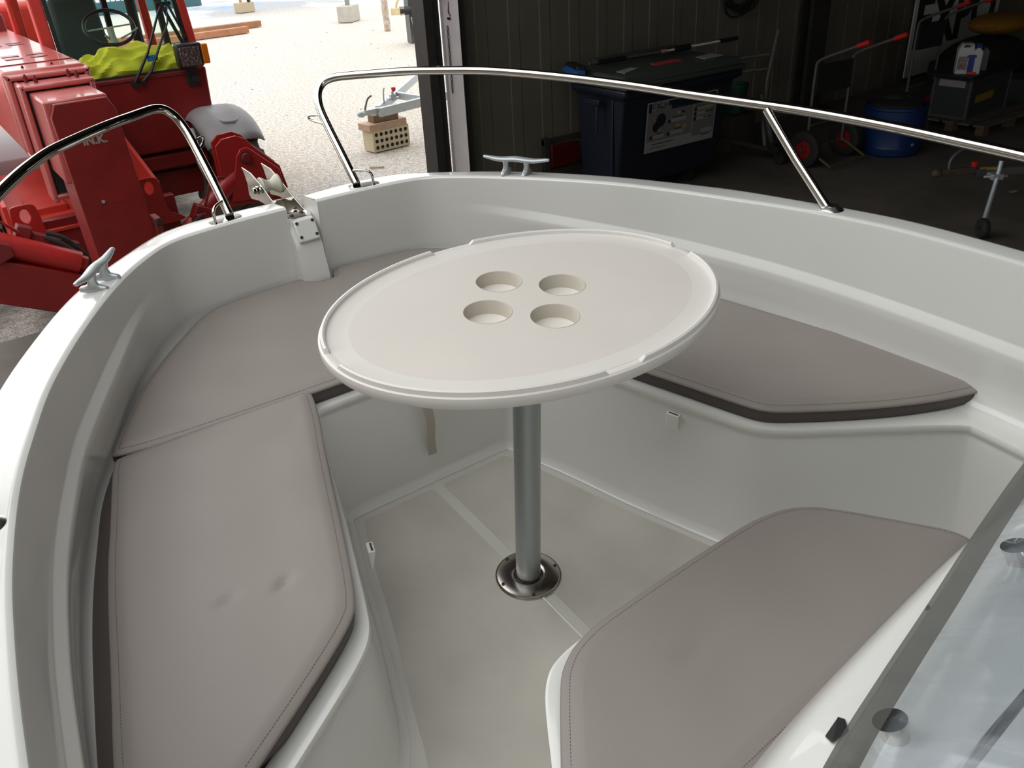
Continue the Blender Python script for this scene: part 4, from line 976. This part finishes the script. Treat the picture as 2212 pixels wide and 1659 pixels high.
for k in range(70):
    x = random.uniform(2.6, 12); y = random.uniform(7.5, 26); s_ = random.uniform(.008, .022); b.sphere((x, y, -.008), s_, 6, 4, (1.3, 1, .7))
tag(b.build('loose_stones', mat('yard_stone', (.26, .24, .2), .9)), 'small loose stones scattered over the pale yard', 'stones', kind='stuff')
b = MB(); b.tube([(3.52, 8.0, .003), (3.58, 7.93, .006), (3.66, 7.9, .003)], .012, 6); tag(b.build('wood_splinter', mat('pale_splinter', (.55, .45, .3), .8)), 'pale wood splinter on the gravel below the hollow brick', 'splinter')
#@@INSIDE
# ================================================================== things inside the shed
# chain on the door post
t = thing('door_chain', 'rusty chain hanging with a hook on the white door post', 'chain', (3.365, 5.665, 1.15))
for k in range(16):
    z = 1.72 - k*.036; yaw = (k % 2)*PI/2
    pts = [V(3.350 + .008*math.cos(a)*math.cos(yaw), 5.672 + .008*math.cos(a)*math.sin(yaw), z + .020*math.sin(a)) for a in [2*PI*i/14 for i in range(14)]]
    b = MB(); b.tube(pts, .0028, 6, closed=True); b.build('chain_link', SCREW, t)
b = MB(); b.tube(chaikin([(3.38, 5.67, 2.0), (3.375, 5.665, 1.9), (3.36, 5.66, 1.85), (3.385, 5.66, 1.82), (3.39, 5.66, 1.76)], 2), .005, 8); b.cyl((3.365, 5.675, 1.80), (3.365, 5.65, 1.80), .012, n=10); b.tube([(3.28, 5.66, 1.96), (3.40, 5.66, 2.0)], .007, 8); b.build('hook', SCREW, t)
# wheeled bin
t = thing('wheelie_bin', 'large dark navy wheeled waste bin with a printed notice, standing by the wall', 'bin', (5.3, 5.05, 0))
b = MB()
b.loft([[V(x, y, z) for x, y in q] for z, q in ((.14, ((4.66, 4.85), (5.93, 4.83), (5.90, 5.30), (4.68, 5.32))), (.2, ((4.62, 4.80), (5.97, 4.78), (5.93, 5.34), (4.64, 5.36))), (1.02, ((4.59, 4.70), (6.07, 4.68), (6.04, 5.38), (4.61, 5.40))), (1.05, ((4.55, 4.64), (6.14, 4.62), (6.1, 5.44), (4.57, 5.46))), (1.12, ((4.55, 4.64), (6.14, 4.62), (6.1, 5.44), (4.57, 5.46))))], True, True)
b.build('bin_body', NAVY, t, bevel=.025, seg=3)
b = MB()
for x in (4.60, 4.66): b.box((x-.01, 4.85, .62), (.014, .03, .8))
b.box((4.50, 5.0, 1.0), (.07, .20, .05)); b.box((4.51, 4.98, .84), (.02, .03, .26)); b.build('bin_side_ribs', NAVY, t, bevel=.005)
b = MB(); b.box2((4.53, 4.60, 1.12), (6.16, 5.50, 1.17)); b.hexa([(4.54, 4.62, 1.17), (6.14, 4.60, 1.17), (6.12, 5.50, 1.17), (4.56, 5.50, 1.17)], [(4.59, 4.70, 1.235), (6.10, 4.68, 1.235), (6.06, 5.46, 1.245), (4.61, 5.46, 1.245)])
b.box2((4.9, 5.36, 1.24), (6.06, 5.52, 1.29)); ld = b.build('bin_lid', LIDM, t, bevel=.02, seg=3)
zl = 1.243
for nm, q, mm_ in (('red_sticker', [(5.20, 4.90), (5.55, 4.89), (5.58, 5.01), (5.23, 5.02)], mat('red_sticker', (.50, .05, .035), .5)), ('pale_sticker', [(4.70, 4.80), (4.98, 4.92), (4.94, 5.0), (4.72, 4.94)], PAPER), ('pale_sticker', [(5.75, 4.78), (6.02, 4.80), (6.05, 4.98), (5.78, 4.94)], PAPER)):
    b = MB(); b.plate([(x, y, zl-.004) for x, y in q], .006, (0, 0, 1)); b.build(nm, mm_, ld, smooth=False)
for x in (4.9, 5.75):
    for y in (4.95, 5.35):
        b = MB(); b.cyl((x-.02, y, .075), (x+.02, y, .075), .075, n=20); b.build('caster', BLKR, t)
# the notice on its front (plane y ~ 4.7)
S0 = V(4.90, 4.735, .47); sxv = V(.955, -.0, -.0); 
def sp(u, v): return (S0.x + u*.955, 4.745 - .010*u - (v*.49)*.12/.82*.55 - .012, S0.z - .00*u + v*.485)
stk = MB(); stk.add([sp(0, 0), sp(1, 0), sp(1, 1), sp(0, 1)], [(0, 1, 2, 3)]); nt_ = stk.build('notice', WHITEP, t, smooth=False)
def spr(name, u0, v0, u1, v1, mm_, lift=.002, poly=None):
    P = poly or [(u0, v0), (u1, v0), (u1, v1), (u0, v1)]
    b = MB(); b.plate([(sp(u, v)[0], sp(u, v)[1]-lift, sp(u, v)[2]) for u, v in P], .0008, (0, -1, 0)); return b.build(name, mm_, nt_, smooth=False)
spr('notice_header', .02, .80, .98, .975, STKN); spr('notice_panel', .02, .22, .655, .80, STKG); spr('notice_panel', .67, .14, .985, .80, STKG)
spr('notice_footer', .02, .02, .98, .13, WHITEP)
fm = face_frame((sp(.06, .895)[0], sp(.06, .895)[1]-.004, sp(.06, .895)[2]), (1, -.01, 0), (0, -.08, 1))
text_obj('DÉCHETS\nMÉNAGERS', .052, PAPER, nt_, fm, depth=.0005, bold=.0015)
def disc(u, v, r, mm_): spr('notice_print', 0, 0, 0, 0, mm_, .004, [(u + r*.5*math.cos(2*PI*k/16), v + r*math.sin(2*PI*k/16)) for k in range(16)])
disc(.20, .62, .135, STKN); disc(.14, .50, .10, STKN); disc(.55, .40, .055, WOOD)
for u0, v0, u1, v1 in ((.34, .53, .56, .60), (.34, .28, .53, .35), (.10, .27, .26, .335), (.71, .66, .92, .72), (.71, .56, .90, .62), (.71, .46, .90, .52), (.80, .17, .96, .26), (.43, .66, .47, .73), (.16, .40, .20, .45)):
    spr('notice_print', u0, v0, u1, v1, PAPER, .004)
for u0, v0, u1, v1 in ((.48, .68, .53, .72), (.36, .62, .50, .635), (.40, .375, .50, .39), (.14, .355, .22, .37), (.84, .585, .95, .61), (.82, .48, .93, .50), (.69, .74, .82, .75), (.10, .15, .40, .165), (.06, .08, .30, .09), (.80, .12, .94, .135)):
    spr('notice_print', u0, v0, u1, v1, STKN, .005)
for u, v in ((.32, .555), (.32, .305), (.08, .30), (.69, .685), (.69, .59), (.69, .49)): disc(u, v, .04, STKN)
spr('notice_print', .83, .685, .95, .71, mat('yellow_print', (.45, .30, .04), .6), .006); spr('notice_print', .42, .42, .47, .47, mat('yellow_print', (.45, .30, .04), .6), .006); spr('notice_print', .80, .88, .88, .96, mat('pale_blue_print', (.15, .25, .30), .6), .004)
# telescopic pole with a blue brush on the bin lid
t = thing('brush_pole', 'telescopic pole with blue brush head and black grips, lying on the bin lid', 'brush', (5.3, 5.2, 1.29))
z = 1.30
b = MB(); b.cyl((4.62, 5.22, z), (5.55, 5.14, z+.01), .015, n=14); b.build('outer_tube', ZINCD, t)
b = MB(); b.cyl((5.55, 5.14, z+.01), (6.36, 5.06, z+.03), .011, n=14); b.build('inner_tube', mat('white_tube', (.62, .62, .6), .4), t)
b = MB(); b.cyl((4.72, 5.212, z), (5.05, 5.18, z+.004), .026, n=16); b.build('grip', BLACK, t)
b = MB(); b.cyl((5.66, 5.13, z+.012), (5.86, 5.11, z+.018), .032, n=16); b.box((5.6, 5.22, z), (.30, .05, .035), rz=-.08); b.build('grip', BLACK, t)
b = MB(); b.cyl((6.26, 5.07, z+.028), (6.50, 5.045, z+.034), .022, n=16); b.build('end_grip', BLACK, t)
b = MB(); b.cyl((5.50, 5.144, z+.01), (5.56, 5.138, z+.011), .019, n=14); b.build('lock_ring', mat('pink_plastic', (.4, .2, .16), .5), t)
b = MB(); b.box((4.52, 5.30, z-.02), (.10, .34, .05), rz=-.35); hd2 = b.build('brush_head', BLACK, t, bevel=.012)
b = MB(); b.hexa([(4.36, 5.12, z-.09), (4.48, 5.10, z-.10), (4.58, 5.42, z-.06), (4.46, 5.46, z-.06)], [(4.44, 5.16, z-.01), (4.52, 5.14, z-.01), (4.62, 5.44, z-.01), (4.55, 5.46, z-.01)]); b.build('bristles', mat('blue_bristles', (.01, .10, .35), .8, bump=.6, bscale=200), t, bevel=.012)
# red trailer lamp board
t = thing('lamp_board', 'trailer lamp board with a red lens leaning on the wall left of the bin', 'lamp board', (4.55, 5.6, .0))
b = MB(); b.box2((4.40, 5.66, .20), (4.46, 5.72, .56)); b.box2((4.40, 5.68, .48), (5.0, 5.72, .54)); b.box2((4.40, 5.68, 0), (5.0, 5.72, .22)); b.build('board', FRAME, t)
b = MB(); b.box2((4.47, 5.64, .25), (4.84, 5.70, .47)); b.build('red_lens', mat('red_lens', (.085, .006, .005), .3), t, bevel=.01)
# coil of hose on the wall
t = thing('hose_coil', 'black hose coiled and hung high on the shed wall', 'hose', (7.62, 6.0, 1.40))
random.seed(3)
for k in range(9):
    r = .24 + random.uniform(-.05, .05); cx = 7.64 + random.uniform(-.04, .04); cz = 1.66 + random.uniform(-.04, .04); sq = random.uniform(.8, 1)
    b = MB(); b.tube([(cx + r*math.cos(a), 6.035 + .02*math.sin(a*3+k) - k*.008, cz + r*sq*math.sin(a)) for a in [2*PI*i/32 for i in range(32)]], .011, 8, closed=True); b.build('hose_loop', BLKR, t)
b = MB(); b.cyl((7.64, 6.1, 1.88), (7.64, 5.94, 1.88), .012, n=8); b.build('wall_hook', FRAME, t)
# metal stand behind the bin
t = thing('outboard_stand', 'dull metal tube stand with a cross arm, right of the bin', 'stand', (6.95, 5.0, 0))
b = MB(); b.tube([(7.42, 5.25, 1.30), (7.18, 5.15, .80), (7.0, 5.0, .35), (6.95, 4.9, .1)], .028, 10); b.build('upright', ZINCD, t)
b = MB(); b.tube([(6.90, 5.0, .72), (7.02, 4.85, .12)], .03, 10); b.build('upright', ZINCD, t)
b = MB(); b.tube([(6.3, 5.85, .98), (7.3, 5.25, 1.06)], .022, 8); b.tube([(6.4, 5.75, .86), (7.22, 5.2, .92)], .02, 8); b.build('cross_arm', ZINCD, t)
b = MB(); b.tube([(6.4, 5.1, .30), (6.95, 4.8, .12)], .03, 8); b.build('foot_bar', FRAME, t)
b = MB(); b.cyl((6.88, 4.66, .07), (6.93, 4.66, .07), .07, n=18); b.box((6.90, 4.7, .16), (.12, .10, .08)); b.cyl((6.84, 4.72, .22), (6.96, 4.72, .27), .03, n=12); b.build('caster', BLKR, t)
b = MB(); b.lathe([(.001, 0), (.12, 0), (.15, .30), (.155, .30), (.155, .32), (.14, .32), (.12, .02), (.001, .02)], (7.12, 5.55, .42), V(0, 0, 1), 28); bk = b.build('bucket', mat('green_plastic', (.01, .07, .045), .5)); tag(bk, 'green bucket standing on a box behind the bin', 'bucket')
b = MB(); b.box2((6.92, 5.38, 0), (7.32, 5.75, .415)); tag(b.build('wooden_box', mat('dark_box', (.06, .05, .04), .8), bevel=.01), 'dark box under the green bucket', 'box')
# hand trucks
def hand_truck(x0, y0, w, zt, label, dx=0, toe=True):
    t = thing('hand_truck', label, 'hand truck', (x0 + w/2, y0, 0), group='hand trucks by the wall')
    for k, x in enumerate((x0, x0+w)):
        b = MB(); b.tube(chaikin([(x, y0, .18), (x, y0, zt-.06), (x, y0-.02, zt+.0), (x+dx*.1, y0-.14, zt+.06), (x+dx, y0-.56, zt+.22)], 2), .016, 10); b.build('frame_tube', ZINCD, t)
        b = MB(); b.tube([(x+dx*.82, y0-.46, zt+.182), (x+dx*1.03, y0-.585, zt+.23)], .026, 12); b.build('red_grip', REDPL, t)
        xx = x + (-.02 if k == 0 else .06)
        b = MB(); b.lathe([(.10, -.04), (.15, -.05), (.19, -.035), (.20, 0), (.19, .035), (.15, .05), (.10, .04)], (xx, y0, .20), V(1, 0, 0), 32, True); wh = b.build('wheel_tyre', BLKR, t)
        b = MB(); b.lathe([(.001, -.035), (.03, -.035), (.035, -.02), (.09, -.015), (.105, -.04), (.105, .04), (.09, .02), (.001, .03)], (xx, y0, .20), V(1, 0, 0), 24); b.build('wheel_hub', REDHUB, wh)
    b = MB(); b.cyl((x0-.1, y0, .20), (x0+w+.06, y0, .20), .012, n=8); b.tube([(x0, y0-.02, .45), (x0+w, y0-.02, .45)], .012, 8); b.build('axle', ZINCD, t)
    b = MB(); b.box((x0+w/2, y0-.02, zt-.19), (w-.03, .012, .30)); b.build('board_panel', BLKR, t, bevel=.02)
    if toe: b = MB(); b.tube([(x0, y0-.02, .20), (x0, y0-.32, .06), (x0+w, y0-.32, .06), (x0+w, y0-.02, .20)], .014, 8); b.build('toe_frame', mat('worn_yellow_tube', (.12, .085, .03), .6), t)
hand_truck(7.0, 4.40, .62, 1.10, 'hand truck with a black panel and red wheels, left of the blue barrel')
hand_truck(9.45, 4.80, .58, 1.22, 'hand truck with a black panel in front of the lettered sign, behind the blue barrel', toe=False)
# blue barrel
t = thing('barrel', 'blue plastic barrel holding a black bundle, between the two hand trucks', 'barrel', (8.15, 4.05, 0))
b = MB(); b.lathe([(.001, 0), (.27, 0), (.30, .03), (.31, .10), (.30, .12), (.325, .30), (.325, .50), (.335, .51), (.335, .54), (.31, .54), (.30, .30), (.28, .04), (.001, .03)], (8.15, 4.12, 0), V(0, 0, 1), 40); b.build('barrel_body', BLUEP, t)
b = MB(); b.plate([(8.02, 3.80, .14), (8.06, 3.79, .14), (8.06, 3.79, .17), (8.02, 3.80, .17)], .003, (-.3, -1, 0)); b.build('pale_label', PAPER, t)
b = MB(); b.sphere((8.15, 4.12, .52), .29, 20, 10, (1, 1, .25)); b.sphere((8.22, 4.2, .58), .14, 14, 8, (1, 1, .5)); tag(b.build('black_bundle', BLKR), 'black bundle heaped in the top of the blue barrel', 'bundle')
# sign on the wall
t = thing('wall_sign', 'white panel lettered EXPO in black, leaning on the shed wall', 'sign', (13.3, 6.4, 0))
sd = V(1, .07, 0).normalized()
def sg(x, z, o=.05): return (x, wy(x)-o, z)
b = MB(); b.add([sg(11.92, .06), sg(14.75, .06), sg(14.75, 1.55), sg(11.92, 1.55), sg(11.92, .06, .07), sg(14.75, .06, .07), sg(14.75, 1.55, .07), sg(11.92, 1.55, .07)], [(0, 3, 2, 1), (4, 5, 6, 7), (0, 1, 5, 4), (1, 2, 6, 5), (2, 3, 7, 6), (3, 0, 4, 7)])
b.build('sign_panel', mat('white_panel', (.85, .85, .82), .6), t, smooth=False)
fm = face_frame(sg(11.97, .50, .078), (1, .07, 0), (0, 0, 1))
text_obj('EXPO', 1.02, BLACK, t, fm, depth=.003, bold=.035, sx=1.02, spacing=1.0)
# metal crate on a pallet with a slab and two canisters
t = thing('pallet', 'worn timber pallet under the metal crate', 'pallet', (10.3, 4.2, 0))
for k in range(5): 
    b = MB(); b.box2((9.45, 3.75+k*.19, .10), (10.9, 3.89+k*.19, .125)); b.build('deck_board', mat('grey_pallet', (.16, .13, .10), .85, var=.3, vscale=8), t)
for x in (9.55, 10.17, 10.8):
    for y in (3.82, 4.2, 4.58):
        b = MB(); b.box((x, y, .05), (.12, .10, .10)); b.build('block', mat('brown_pallet', (.14, .09, .06), .85), t)
t = thing('metal_crate', 'dark metal-edged crate with a yellow sticker standing on the pallet', 'crate', (10.2, 4.3, .125))
b = MB(); b.box2((9.60, 4.08, .125), (10.50, 4.53, .60)); b.build('crate_body', mat('dark_crate', (.04, .045, .045), .5), t, bevel=.006)
b = MB()
for x in (9.60, 10.50):
    for y in (4.08, 4.53): b.bar((x, y, .125), (x, y, .605), .03, .03)
for z in (.14, .60):
    b.bar((9.60, 4.08, z), (10.50, 4.08, z), .025, .03); b.bar((9.60, 4.08, z), (9.60, 4.53, z), .025, .03); b.bar((9.60, 4.53, z), (10.50, 4.53, z), .025, .03); b.bar((10.50, 4.08, z), (10.50, 4.53, z), .025, .03)
b.build('crate_frame', ZINCD, t)
b = MB(); b.plate([(9.75, 4.078, .30), (10.15, 4.078, .32), (10.15, 4.078, .41), (9.75, 4.078, .39)], .003, (0, -1, 0)); b.build('yellow_label', mat('yellow_label', (.30, .20, .02), .6), t)
b = MB(); b.plate([(9.598, 4.15, .49), (9.598, 4.48, .49), (9.598, 4.48, .57), (9.598, 4.15, .57)], .003, (-1, 0, 0)); b.build('paper_label', PAPER, t)
b = MB(); b.box((10.0, 4.29, .635), (1.12, .58, .035)); tag(b.build('black_slab', BLACK, bevel=.01), 'black board lying on top of the metal crate', 'board')
def canister(x, y, z, w, d, h, m1, nm, label, cap=None, rz=0):
    t = thing(nm, label, 'canister', (x, y, z)); M = Matrix.Translation((x, y, z)) @ Matrix.Rotation(rz, 4, 'Z')
    pr = [(-.5*w, 0), (.5*w, 0), (.5*w, h*.74), (.36*w, h*.86), (.22*w, h*.86), (.22*w, h*.80), (.14*w, h*.80), (.10*w, h), (-.36*w, h), (-.5*w, h*.80)]
    hole = [(-.32*w, h*.88), (-.02*w, h*.88), (-.04*w, h*.955), (-.28*w, h*.955)]
    bm = bmesh.new(); ed = []
    for lp in (pr, hole):
        vs = [bm.verts.new((px, -d/2, pz)) for px, pz in lp]; ed += [bm.edges.new((vs[i], vs[(i+1) % len(vs)])) for i in range(len(vs))]
    bmesh.ops.triangle_fill(bm, use_beauty=True, edges=ed)
    r = bmesh.ops.extrude_face_region(bm, geom=bm.faces[:]); bmesh.ops.translate(bm, verts=[v for v in r['geom'] if isinstance(v, bmesh.types.BMVert)], vec=(0, d, 0))
    bm.verts.index_update(); b = MB(); b.add([M @ v.co for v in bm.verts], [[v.index for v in f.verts] for f in bm.faces]); bm.free()
    b.build('canister_body', m1, t, bevel=.01, seg=2)
    if cap:
        b = MB(); b.cyl(M @ V(.29*w, 0, h*.85), M @ V(.29*w, 0, h*.95), .028, n=16); b.build('cap', cap, t)
    return t, M
t, M = canister(9.64, 4.20, .653, .27, .16, .34, mat('white_canister', (.55, .55, .53), .4), 'canister', 'white plastic canister with a blue and red label on the metal crate', mat('blue_cap', (.01, .04, .3), .4), -.95)
b = MB(); b.plate([M @ V(-.01, -.087, .03), M @ V(.055, -.087, .03), M @ V(.055, -.087, .22), M @ V(-.01, -.087, .22)], .002, (-.81, -.58, 0)); b.plate([M @ V(-.03, -.088, .19), M @ V(.07, -.088, .19), M @ V(.07, -.088, .215), M @ V(-.03, -.088, .215)], .002, (-.81, -.58, 0)); b.build('blue_label', mat('blue_print', (.01, .03, .22), .5), t, smooth=False)
b = MB(); b.plate([M @ V(-.12, -.087, .05), M @ V(-.02, -.087, .05), M @ V(-.02, -.087, .20), M @ V(-.12, -.087, .20)], .002, (-.81, -.58, 0)); b.build('red_label', mat('faded_red_print', (.22, .08, .08), .6, var=.6, vscale=30, col2=(.3, .28, .27)), t, smooth=False)
b = MB(); b.plate([M @ V(-.01, -.0875, .0), M @ V(.10, -.0875, .0), M @ V(.10, -.0875, .03), M @ V(-.01, -.0875, .03)], .002, (-.81, -.58, 0)); b.build('orange_label', REDPL, t, smooth=False)
canister(9.90, 4.24, .653, .24, .16, .30, mat('translucent_grey_plastic', (.10, .115, .11), .5), 'canister', 'grey translucent canister right behind the white one on the metal crate', None, -.95)
# clear plastic tray, cardboard and the yellow net at the far right
b = MB(); b.box((11.95, 4.3, .15), (.9, .8, .30)); tag(b.build('low_cabinet', mat('grey_cabinet', (.06, .065, .065), .6), bevel=.01), 'dark grey low cabinet at the right edge, right of the metal crate', 'cabinet')
t = thing('plastic_bag', 'clear crumpled plastic wrap on the low cabinet at the right edge', 'plastic wrap', (11.6, 4.1, .30))
b = MB(); random.seed(5); rings = []
for i in range(9):
    rings.append([V(11.65 + (.28+random.uniform(-.06, .06))*math.cos(2*PI*k/16)*math.sin(PI*i/8), 4.1 + (.22+random.uniform(-.05, .05))*math.sin(2*PI*k/16)*math.sin(PI*i/8), .31 + .14*(i/8) + random.uniform(-.01, .02)) for k in range(16)])
b.loft(rings); b.build('wrap', glassy('clear_film', (.75, .78, .78), .3, .1), t, smooth=False)
b = MB(); b.box((12.75, 4.4, .21), (.5, .5, .42)); b.box((12.75, 4.38, .50), (.45, .42, .16)); tag(b.build('cardboard_box', mat('brown_cardboard', (.14, .075, .035), .85), bevel=.008), 'brown cardboard boxes behind the plastic wrap at the right edge', 'box')
t = thing('tarpaulin_pile', 'large black tarpaulin-covered pile under the yellow net', 'pile', (12.6, 5.5, 0))
b = MB(); b.sphere((12.45, 5.45, .33), .80, 24, 12, (1.2, .62, .46)); b.box((12.5, 5.45, .2), (1.7, .8, .4)); b.build('tarpaulin', BLKR, t, bevel=.05)
b = MB(); b.sphere((12.55, 5.36, .85), .50, 28, 14, (1.25, .7, .30)); b.tube(cat_rom([(13.05, 5.3, .82), (13.25, 5.2, .88), (13.2, 5.15, .76)], 5), .05, 8); tag(b.build('yellow_net', YELL), 'bundle of yellow netting on top of the black tarpaulin pile', 'net')
# drawbar with jockey wheel, right foreground of the shed
t = thing('trailer_drawbar', 'rusty trailer coupling and tube drawbar with a jockey wheel on the shed floor', 'trailer', (6.8, 2.1, 0))
b = MB(); b.bar((6.36, 2.52, .42), (6.62, 2.36, .43), .05, .06); b.sphere((6.33, 2.54, .42), .045, 14, 8, (1.3, 1, .9)); cp_ = b.build('coupling_head', mat('rusty_casting', (.11, .08, .06), .7, metal=.3, var=.4, vscale=30), t, bevel=.006)
b = MB(); b.tube(chaikin([(6.42, 2.49, .44), (6.42, 2.50, .53), (6.50, 2.47, .60), (6.60, 2.43, .625)], 2), .014, 8); b.build('coupling_handle', ZINCD, cp_)
b = MB(); b.lathe([(.001, 0), (.022, 0), (.026, .03), (.030, .05), (.001, .05)], (6.60, 2.37, .455), V(0, 0, 1), 12); b.build('red_cap', REDPL, t)
b = MB(); b.bar((6.64, 2.34, .44), (6.78, 2.22, .44), .035, .02); b.build('yellow_lever', mat('yellow_lever', (.35, .24, .03), .6), t)
b = MB(); b.bar((6.62, 2.36, .41), (8.4, 1.02, .44), .05, .06); b.build('drawbar_tube', ZINCD, t)
b = MB(); b.tube([(6.56, 2.13, .56), (6.53, 2.12, .42), (6.28, 2.03, .14)], .020, 12); b.build('jockey_tube', ZINC, t)
b = MB(); b.box((6.55, 2.15, .43), (.10, .10, .05), rz=-.6); b.cyl((6.46, 2.20, .43), (6.62, 2.08, .43), .012, n=8); b.build('jockey_clamp', ZINC, t, bevel=.008)
b = MB(); b.lathe([(.02, -.03), (.075, -.03), (.085, -.015), (.085, .015), (.075, .03), (.02, .03)], (6.20, 1.99, .085), V(.6, -.5, 0), 26, True); b.build('jockey_wheel', BLKR, t)
b = MB(); b.plate([(7.57, 2.44, .002), (7.66, 2.42, .002), (7.68, 2.46, .004), (7.59, 2.48, .002)], .003, (0, 0, 1)); tag(b.build('paper_scrap', PAPER), 'small white paper scrap on the dark floor beside the jockey wheel', 'paper')
#@@END
